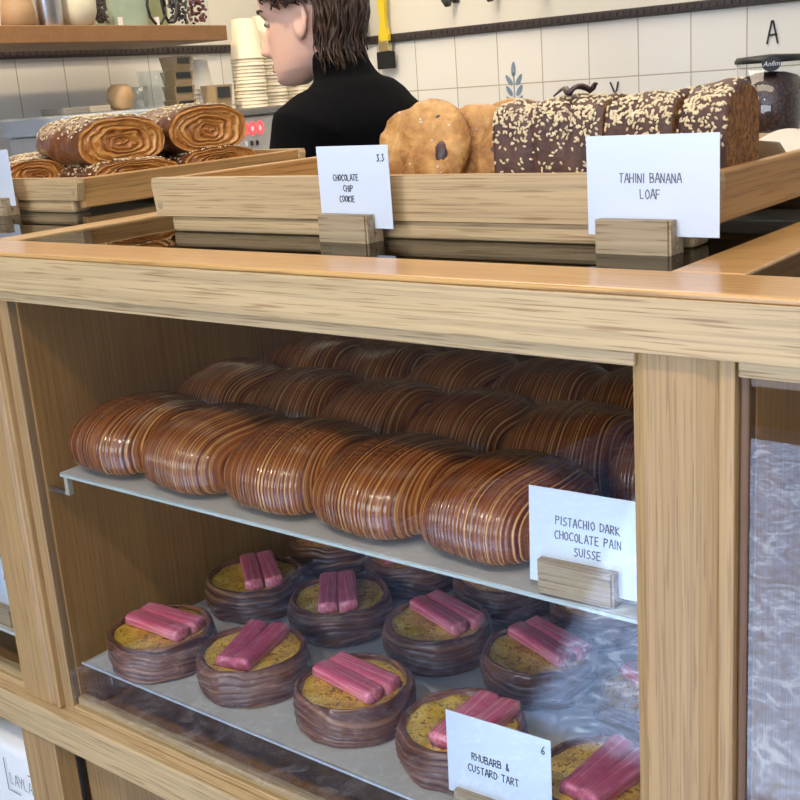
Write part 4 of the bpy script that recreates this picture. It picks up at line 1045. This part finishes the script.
p = along(0.070, 0.10, 0); stack(p.x, p.y, MT, 6, C2, 'white paper cup in the shaded stack between the kraft boxes', 'cups in the shaded stack', 0.011)

# ---------------------------------------------------------------- things on the back wall
t = thing('pastry_brush', 'wide flat brush with a yellow handle hanging on the back wall', 'brush', (-2.315, 2.270, 1.255))
obj('bristles', B(-0.031, 0.033, -0.008, 0.008, 0.010, 0.062, 0.004), plain('black_bristle', (0.008, 0.008, 0.008), 0.8, bmp=1.0, vs=300), t)
obj('ferrule', B(-0.019, 0.021, -0.0095, 0.0095, 0.0625, 0.093, 0.001), plain('brass_ferrule', (0.75, 0.62, 0.35), 0.25, metal=1.0), t)
bm = bmesh.new()
loft(bm, [[(0.001 + w2 * cx_, yy, z) for cx_, yy in ((-1, -.007), (1, -.007), (1, .007), (-1, .007))] for w2, z in ((0.018, 0.0935), (0.019, 0.11), (0.012, 0.135), (0.011, 0.16), (0.014, 0.22), (0.013, 0.27))])
obj('handle', bm, plain('yellow_plastic', (0.75, 0.56, 0.02), 0.35, coat=0.3), t)
obj('hanging_slot', B(-0.004, 0.006, -0.0085, -0.0074, 0.215, 0.25, 0.0004, 1), BLACK, t)
t = thing('hanging_cloth', 'dark brown cloth hanging on the back wall behind the hair', 'cloth', (-2.43, 2.25, 1.36))
bm = bmesh.new(); rings = []
for k in range(10):
    z = 0.24 * k / 9; rings.append([(0.055 * cos(a * 2 * pi / 28) * (1 - 0.15 * sin(k * .5)) + 0.004 * sin(a), 0.018 * sin(a * 2 * pi / 28) + 0.004 * sin(a * 1.5 + k * .3), z) for a in range(28)])
loft(bm, rings); obj('cloth_body', bm, plain('dark_brown_cloth', (0.035, 0.016, 0.012), 0.8), t, True)
for k, x in enumerate((-2.055, -1.905, -1.745)):
    t = thing('wall_hook', ('leftmost', 'middle', 'rightmost')[k] + ' of three dark metal hooks at the top of the back wall', 'hook', (x, 2.298, 1.425))
    bm = bmesh.new(); tube(bm, [(0, 0, 0.03), (0, -0.01, 0.03), (0, -0.035, 0.015), (0, -0.04, 0.005), (0, -0.05, 0.004), (0, -0.062, 0.02)], [0.008, 0.008, 0.007, 0.007, 0.008, 0.010], 10); obj('hook_arm', bm, BLACKM, t, True)
    obj('hook_plate', B(-0.012, 0.012, -0.006, 0.0, 0.01, 0.06, 0.002), BLACKM, t)

# coffee grinder with bean hopper
t = thing('coffee_grinder', 'coffee grinder with a clear hopper full of dark beans at right', 'coffee grinder', (-0.957, 1.90, 0.90))
gz = 0.90
def lath(name, prof, mat, n=40, smooth=True):
    bm = bmesh.new(); lathe(bm, prof, n); return obj(name, bm, mat, t, smooth)
lath('hopper', [(0.060, 1.045 - gz), (0.0705, 1.075 - gz), (0.0705, 1.206 - gz)], CLEAR)
lath('lid', [(0.074, 1.2065 - gz), (0.075, 1.212 - gz), (0.070, 1.220 - gz), (0.0, 1.224 - gz)], BLACK)
bm = bmesh.new(); prof = [(0.056, 1.050 - gz), (0.0685, 1.078 - gz), (0.0685, 1.165 - gz), (0.055, 1.178 - gz), (0.03, 1.186 - gz), (0.004, 1.188 - gz)]
lathe(bm, prof, 48)
m_, nt, b = newmat('roasted_beans')
v = coords(nt); vo = N(nt, 'ShaderNodeTexVoronoi'); vo.inputs['Scale'].default_value = 140; nt.links.new(v, vo.inputs['Vector'])
c = ramp(nt, vo.outputs['Distance'], [(0.1, (0.14, 0.055, 0.035)), (0.6, (0.02, 0.008, 0.007))]); nt.links.new(c, b.inputs['Base Color']); b.inputs['Roughness'].default_value = 0.45; bump(nt, b, vo.outputs['Distance'], -0.8, 0.003)
o = obj('coffee_beans', bm, m_, t, True); o['kind'] = 'stuff'
lath('grinder_body', [(0.055, 0.0), (0.06, 0.01), (0.055, 0.10), (0.050, 1.044 - gz)], BLACKM)
bm = bmesh.new(); lathe(bm, [(0.019, 0), (0.019, 0.004)], 28); bmesh.ops.rotate(bm, verts=bm.verts, matrix=Matrix.Rotation(radians(90), 3, 'X'))
bmesh.ops.scale(bm, verts=bm.verts, vec=(1, 1, 0.8))
bd = Vector((0.38, -0.925, 0)); bad = obj('badge', bm, BLACK, t, False, loc=(0.074 * bd.x, 0.074 * bd.y, 1.204 - gz), rot=(0, 0, math.atan2(bd.y, bd.x) + pi / 2))
fc = bpy.data.curves.new('lettering', 'FONT'); fc.body = 'Anfim'; fc.size = 0.014; fc.align_x = 'CENTER'; fc.align_y = 'CENTER'; fc.shear = 0.3; fc.extrude = 0.0003
fo = bpy.data.objects.new('lettering', fc); COL.objects.link(fo); me_ = bpy.data.meshes.new_from_object(fo); bpy.data.objects.remove(fo)
fo = mesh_obj('lettering', me_, CARD, bad, (0, -0.0048, 0), (radians(90), 0, 0))
t = thing('back_counter', 'counter along the tiled back wall below the grinder', 'counter', (0.0, 2.0, FLOORZ))
obj('counter_body', B(-1.25, 2.1, -0.30, 0.29, 0, 0.99, 0.003), OAK_DARK, t)
obj('counter_top', B(-1.27, 2.15, -0.32, 0.295, 0.9905, 1.0195, 0.003), STEELM, t)

# ---------------------------------------------------------------- the person behind the counter
PER = thing('person', 'person in a black turtleneck with wavy brown hair, back turned, looking left', 'person', (-1.548, 1.150, FLOORZ), radians(186))
EYE = 1.358 - FLOORZ
HC = Vector((0.028, 0.027, EYE))            # head centre at eye level, in the body's frame (x forward, y to the left)
HY = radians(14)                              # head turned to the left
HR = Matrix.Translation(HC) @ Matrix.Rotation(HY, 4, 'Z') @ Matrix.Rotation(radians(7), 4, 'Y')
HT = [(-.122,.060,.030,.012),(-.116,.078,.012,.024),(-.106,.086,-.010,.036),(-.092,.088,-.040,.048),(-.074,.086,-.062,.056),(-.055,.085,-.074,.061),(-.036,.085,-.084,.065),(-.018,.086,-.092,.068),
      (0,.085,-.097,.070),(.020,.090,-.101,.073),(.045,.093,-.103,.075),(.068,.087,-.100,.073),(.086,.072,-.088,.064),(.100,.050,-.066,.048),(.108,.028,-.040,.030),(.112,.004,-.012,.008)]
def headrad(z, a):
    """surface point of the skull at height z, azimuth a (0 = front)"""
    for q0, q1 in zip(HT, HT[1:]):
        if z <= q1[0] or q1 is HT[-1]:
            t = max(0, min(1, (z - q0[0]) / (q1[0] - q0[0]))); t = t
            f, bk, hw = [q0[i] + (q1[i] - q0[i]) * t for i in (1, 2, 3)]; break
    cx = (f + bk) / 2; rx = (f - bk) / 2
    ca, sa = cos(a), sin(a)
    x = cx + rx * math.copysign(abs(ca) ** 0.92, ca); y = hw * math.copysign(abs(sa) ** 0.92, sa)
    return Vector((x, y, z))
def face_pt(z, a):
    p = headrad(z, a); y = p.y
    if cos(a) > 0:
        def g(v, m, s): return math.exp(-((v - m) / s) ** 2)
        nose = 0
        if -.066 < z < .012:
            t = (0.012 - z) / 0.062
            h = 0.033 * min(1, max(0, t)) ** 1.2 if t <= 1 else 0.033 * max(0, 1 - (t - 1) / 0.26)
            nose = h * g(y, 0, 0.0085 + 0.006 * min(1, max(0, t)))
        p.x += nose
        p.x -= 0.013 * (g(y, 0.031, 0.013) + g(y, -0.031, 0.013)) * g(z, 0.0, 0.013)
        p.x += 0.005 * g(z, 0.020, 0.010) * g(abs(y), 0.028, 0.022)
        p.x += 0.006 * g(z, -0.0745, 0.005) * g(y, 0, 0.018) + 0.0055 * g(z, -0.0855, 0.005) * g(y, 0, 0.016) - 0.003 * g(z, -0.080, 0.0025) * g(y, 0, 0.022)
        p.x += 0.005 * g(z, -0.108, 0.010) * g(y, 0, 0.014)
        p.x -= 0.004 * g(z, -0.095, 0.006) * g(y, 0, 0.02)
    return p
bm = bmesh.new(); NV = 96; rings = []
zs = [-.122 + .234 * i / 92 for i in range(93)]
for z in zs:
    rings.append([HR @ face_pt(z, 2 * pi * k / NV) for k in range(NV)])
loft(bm, rings)
# ears
for sgn in (1, -1):
    for (c_, r_, ry) in (((-0.012, sgn * 0.0745, -0.010), (0.019, 0.0075, 0.033), 0.2), ((-0.006, sgn * 0.072, -0.036), (0.010, 0.006, 0.010), 0)):
        e = bmesh.new(); ellipsoid(e, (0, 0, 0), r_, None, 20, 14)
        for v_ in e.verts:
            # hollow of the ear
            if v_.co.y * sgn > 0: v_.co.y -= sgn * 0.008 * math.exp(-((v_.co.x - 0.002) ** 2 + (v_.co.z) ** 2 * 0.4) / 0.00009)
        Me = HR @ Matrix.Translation(c_) @ Matrix.Rotation(sgn * -0.35, 4, 'Z') @ Matrix.Rotation(-ry, 4, 'Y')
        bmesh.ops.transform(e, matrix=Me, verts=e.verts); tm = bpy.data.meshes.new('t'); e.to_mesh(tm); e.free(); bm.from_mesh(tm); bpy.data.meshes.remove(tm)
# neck, trunk, arms and legs
def eloft(bm, secs, n=32):
    rings = []
    for (c_, rx, ry, rot) in secs:
        c_ = Vector(c_); Rm = Matrix.Rotation(rot, 3, 'Z')
        rings.append([c_ + Rm @ Vector((rx * cos(2 * pi * k / n), ry * sin(2 * pi * k / n), 0)) for k in range(n)])
    loft(bm, rings)
ZS = 1.205 - FLOORZ      # shoulder height
neck = [((-0.050, 0.0, ZS - .03), .062, .072, 0), ((-0.040, 0.004, ZS + 0.02), .054, .058, 0), ((-0.020, 0.014, ZS + 0.065), .050, .052, .3), ((0.004, 0.022, ZS + 0.11), .050, .050, .5)]
eloft(bm, neck)
TWX = 0.90
def trunk(bm, g=0.0):
    eloft(bm, [((0.0, 0, 0.72), .03 + g, .05 + g, 0), ((0.0, 0, 0.75), .10 + g, .15 + g, 0), ((0.0, 0, 0.86), .105 + g, .160 + g, 0), ((-0.005, 0, 0.98), .09 + g, .140 + g, 0), ((-0.015, 0, 1.10), .10 + g, .155 + g, 0),
        ((-0.030, 0, 1.20), .108 + g, .162 + g, 0), ((-0.042, 0, ZS - 0.055), .102 + g, .170 + g, 0), ((-0.048, 0, ZS - 0.02), .085 + g, .150 + g, 0), ((-0.050, 0, ZS + 0.010), .065 + g, .120 + g, 0), ((-0.048, 0.002, ZS + 0.032), .052 + g, .078 + g, 0)])
trunk(bm)
def arm(bm, sgn, g=0.0, upto=1.0):
    sh = Vector((-0.042, sgn * 0.146, ZS - 0.050)); el = Vector((0.02, sgn * 0.185, ZS - 0.315)); wr = Vector((0.235, sgn * 0.12, ZS - 0.335))
    pts = [sh + Vector((0, -sgn * 0.03, 0.01)), sh, sh.lerp(el, .35), sh.lerp(el, .8), el, el.lerp(wr, .3), el.lerp(wr, .7), wr]; rad = [.050, .060, .052, .045, .044, .042, .034, .028]
    tube(bm, pts, [r + g for r in rad], 20)
    return wr
for sgn in (1, -1):
    wr = arm(bm, sgn)
    # hand: palm and five fingers, slightly curled
    tube(bm, [wr, wr + Vector((0.03, 0, 0)), wr + Vector((0.07, -sgn * .004, -.004)), wr + Vector((0.095, -sgn * .006, -.008))], [.026, .034, .040, .036], 14, 0.45)
    for f in range(4):
        b0 = wr + Vector((0.090, sgn * (-0.030 + f * 0.019), -0.008)); Lf = (0.062, 0.076, 0.070, 0.056)[3 - f if sgn > 0 else f]
        tube(bm, [b0, b0 + Vector((Lf * .5, 0, -.006)), b0 + Vector((Lf * .82, 0, -.022)), b0 + Vector((Lf * .95, 0, -.036))], [.0095, .009, .008, .006], 10)
    b0 = wr + Vector((0.035, -sgn * 0.028, -0.004)); tube(bm, [b0, b0 + Vector((.025, -sgn * .022, -.006)), b0 + Vector((.05, -sgn * .028, -.018))], [.013, .011, .008], 10)
for sgn in (1, -1):
    tube(bm, [(0, sgn * .085, .80), (0.01, sgn * .09, .60), (0.02, sgn * .09, .44), (0.0, sgn * .09, .28), (-0.01, sgn * .09, .09)], [.085, .075, .052, .050, .036], 20)
    tube(bm, [(-.045, sgn * .09, .042), (0.02, sgn * .092, .045), (0.09, sgn * .10, .034), (0.16, sgn * .105, .026)], [.034, .040, .036, .022], 16)
SKIN = plain('skin', (0.72, 0.46, 0.37), 0.5, sss=0.12, var=0.10, vs=14)
bo = obj('body', bm, SKIN, PER, True); rm = bo.modifiers.new('remesh', 'REMESH'); rm.mode = 'VOXEL'; rm.voxel_size = 0.0042; rm.use_smooth_shade = True
sm_ = bo.modifiers.new('smooth', 'SMOOTH'); sm_.factor = 0.5; sm_.iterations = 2
# sweater
KN = plain('black_knit', (0.0035, 0.0035, 0.0045), 1.0, bmp=0.5, vs=220); KN.node_tree.nodes['Principled BSDF'].inputs['Specular IOR Level'].default_value = 0.12
bm = bmesh.new(); trunk(bm, 0.014)
for sgn in (1, -1): arm(bm, sgn, 0.014)
eloft(bm, [((-0.052, 0.0, ZS - .03), .088, .105, 0), ((-0.046, 0.003, ZS + 0.018), .068, .078, 0), ((-0.034, 0.008, ZS + 0.045), .060, .064, .2), ((-0.022, 0.013, ZS + 0.075), .0585, .062, .3), ((-0.016, 0.015, ZS + 0.090), .0575, .061, .4)])
so = obj('sweater', bm, KN, PER, True); rm = so.modifiers.new('remesh', 'REMESH'); rm.mode = 'VOXEL'; rm.voxel_size = 0.008; rm.use_smooth_shade = True
sm_ = so.modifiers.new('smooth', 'SMOOTH'); sm_.factor = 0.6; sm_.iterations = 8
bm = bmesh.new()
for sgn in (1, -1): tube(bm, [(0, sgn * .085, .86), (0.01, sgn * .09, .60), (0.02, sgn * .09, .44), (0.0, sgn * .09, .28), (-0.01, sgn * .09, .07)], [.11, .092, .070, .066, .062], 20)
eloft(bm, [((0, 0, 0.72), .12, .17, 0), ((0, 0, 0.90), .125, .18, 0)])
to = obj('trousers', bm, plain('dark_denim', (0.03, 0.035, 0.05), 0.8), PER, True); rm = to.modifiers.new('remesh', 'REMESH'); rm.mode = 'VOXEL'; rm.voxel_size = 0.010; rm.use_smooth_shade = True
# eyes and brows
for sgn in (1, -1):
    pe = HR @ Vector((0.0695, sgn * 0.0305, 0.0005))
    bm = bmesh.new(); ellipsoid(bm, pe, (0.0098, 0.0105, 0.0075), None, 16, 12); obj('eye', bm, plain('eye_white', (0.36, 0.31, 0.29), 0.2), PER, True)
    bm = bmesh.new(); ellipsoid(bm, HR @ Vector((0.0756, sgn * 0.0325, -0.0005)), (0.0046, 0.0056, 0.0050), None, 12, 8); obj('iris', bm, plain('iris_dark', (0.05, 0.03, 0.02), 0.2), PER, True)
    bm = bmesh.new(); tube(bm, [HR @ (face_pt(0.0225 + 0.004 * sin(pi * i / 7), sgn * (0.16 + 0.085 * i)) + Vector((0.0015, 0, 0))) for i in range(8)], [.001, .003, .0036, .0038, .0036, .003, .0022, .001], 8, 0.8)
    obj('eyebrow', bm, plain('brow_hair', (0.05, 0.028, 0.018), 0.7), PER, True)
    bm = bmesh.new(); tube(bm, [HR @ (face_pt(0.0055 - 0.003 * abs(i - 2) / 3, sgn * (0.27 + 0.07 * i)) + Vector((0.002, 0, 0))) for i in range(6)], [.0005, .0012, .0014, .0014, .0012, .0006], 6, 0.7)
    obj('eyelashes', bm, plain('lash', (0.02, 0.012, 0.01), 0.7), PER, True)
bm = bmesh.new()
for z, r in ((-0.0755, 0.0030), (-0.0850, 0.0038)):
    tube(bm, [HR @ (face_pt(z - 0.0015 * abs(i - 4) / 4, (i - 4) * 0.062) + Vector((-0.0008, 0, 0))) for i in range(9)], [.0005, r * .6, r * .8, r, r, r, r * .8, r * .6, .0005], 8)
obj('lips', bm, plain('lip_skin', (0.48, 0.20, 0.17), 0.4), PER, True)
# hair: an under-layer and many wavy locks
HAIR = bpy.data.materials.new('brown_hair'); HAIR.use_nodes = True; nt = HAIR.node_tree; b = nt.nodes['Principled BSDF']
v = coords(nt, (160, 160, 14)); n = noise_t(nt, v, 1.0, 4, 0.6); c = ramp(nt, n, [(0.32, (0.014, 0.008, 0.005)), (0.55, (0.055, 0.028, 0.015)), (0.75, (0.15, 0.075, 0.036))])
nt.links.new(c, b.inputs['Base Color']); b.inputs['Roughness'].default_value = 0.42; bump(nt, b, n, 0.5, 0.003)
bm = bmesh.new(); rings = []
def hz(a):
    """lowest height of the under-layer at azimuth a"""
    d = abs(math.degrees(a))
    if d < 38: return 0.066
    if d < 62: return 0.066 - 0.030 * (d - 38) / 24
    if d < 110: return 0.036 - 0.006 * (d - 62) / 48
    if d < 122: return 0.030 - 0.11 * (d - 110) / 12
    return -0.080
NA = 72
for q in range(22):
    t = q / 21; ring = []
    for k in range(NA):
        a = 2 * pi * k / NA; a = a if a <= pi else a - 2 * pi
        z = hz(a) + (0.111 - hz(a)) * t; p = headrad(max(-.09, z), a); c0 = Vector(((p.x * 0), 0, z)); d_ = Vector((p.x + 0.006, p.y, 0)); dn = d_.normalized()
        th_ = 0.010 + 0.004 * fb((a * 6, z * 30, 1)); p = p + dn * th_ * (1 if t < 0.9 else 0.6) + Vector((0, 0, 0.010 * t ** 2))
        ring.append(HR @ p)
    rings.append(ring)
inner = [HR @ headrad(max(-.09, hz((2 * pi * k / NA) if 2 * pi * k / NA <= pi else 2 * pi * k / NA - 2 * pi)), (2 * pi * k / NA)) * 1.0 for k in range(NA)]
loft(bm, [inner] + rings, cap=True); bmesh.ops.recalc_face_normals(bm, faces=bm.faces)
hr = obj('hair', bm, HAIR, PER, True)
bm = bmesh.new(); rnd = random.Random(11)
for k in range(620):
    a = rnd.choice((-1, 1)) * radians(rnd.uniform(30, 180)); d = abs(math.degrees(a))
    if d < 62: z1 = rnd.uniform(0.03, 0.058); sweep = rnd.uniform(25, 55)
    elif d < 106: z1 = rnd.uniform(0.014, 0.034); sweep = rnd.uniform(8, 22)
    elif d < 128: z1 = rnd.uniform(-0.118, -0.060); sweep = rnd.uniform(-6, 8) if z1 > -.07 else rnd.uniform(-20, -4)
    else: z1 = rnd.uniform(-0.118, -0.070); sweep = rnd.uniform(-8, 8)
    z0 = rnd.uniform(0.06, 0.108) if d < 106 else rnd.uniform(0.02, 0.106)
    amp = rnd.uniform(0.003, 0.009); ph = rnd.uniform(0, 6.3); fr = rnd.uniform(1.2, 2.4); off_ = rnd.uniform(0.010, 0.025); pts = []; M_ = 16
    for i in range(M_ + 1):
        t = i / M_; z = z0 + (z1 - z0) * t; aa = a + math.copysign(radians(sweep) * t, a) + amp * 9 * sin(ph + fr * 2 * pi * t) * t
        if abs(aa) > pi: aa = math.copysign(2 * pi - abs(aa), -aa)
        zc = max(-0.060, z); p = headrad(zc, aa); dn = Vector((p.x + 0.006, p.y, 0)).normalized()
        flare = 0.006 * max(0, -z / 0.1) ** 1.5 + (0.004 * sin(ph * 2 + fr * 5 * t) if z < 0.0 else 0)
        p = Vector((p.x, p.y, z)) + dn * (off_ * min(1, 0.25 + 3 * t) + flare); pts.append(HR @ p)
    r0 = rnd.uniform(0.0016, 0.0038); tube(bm, pts, [r0 * (0.35 + 0.9 * sin(pi * min(0.93, 0.12 + 0.86 * i / M_))) for i in range(M_ + 1)], 6, 0.7)
lk = obj('hair_locks', bm, HAIR, PER, True); lk['kind'] = 'stuff'; lk['label'] = 'wavy brown locks'
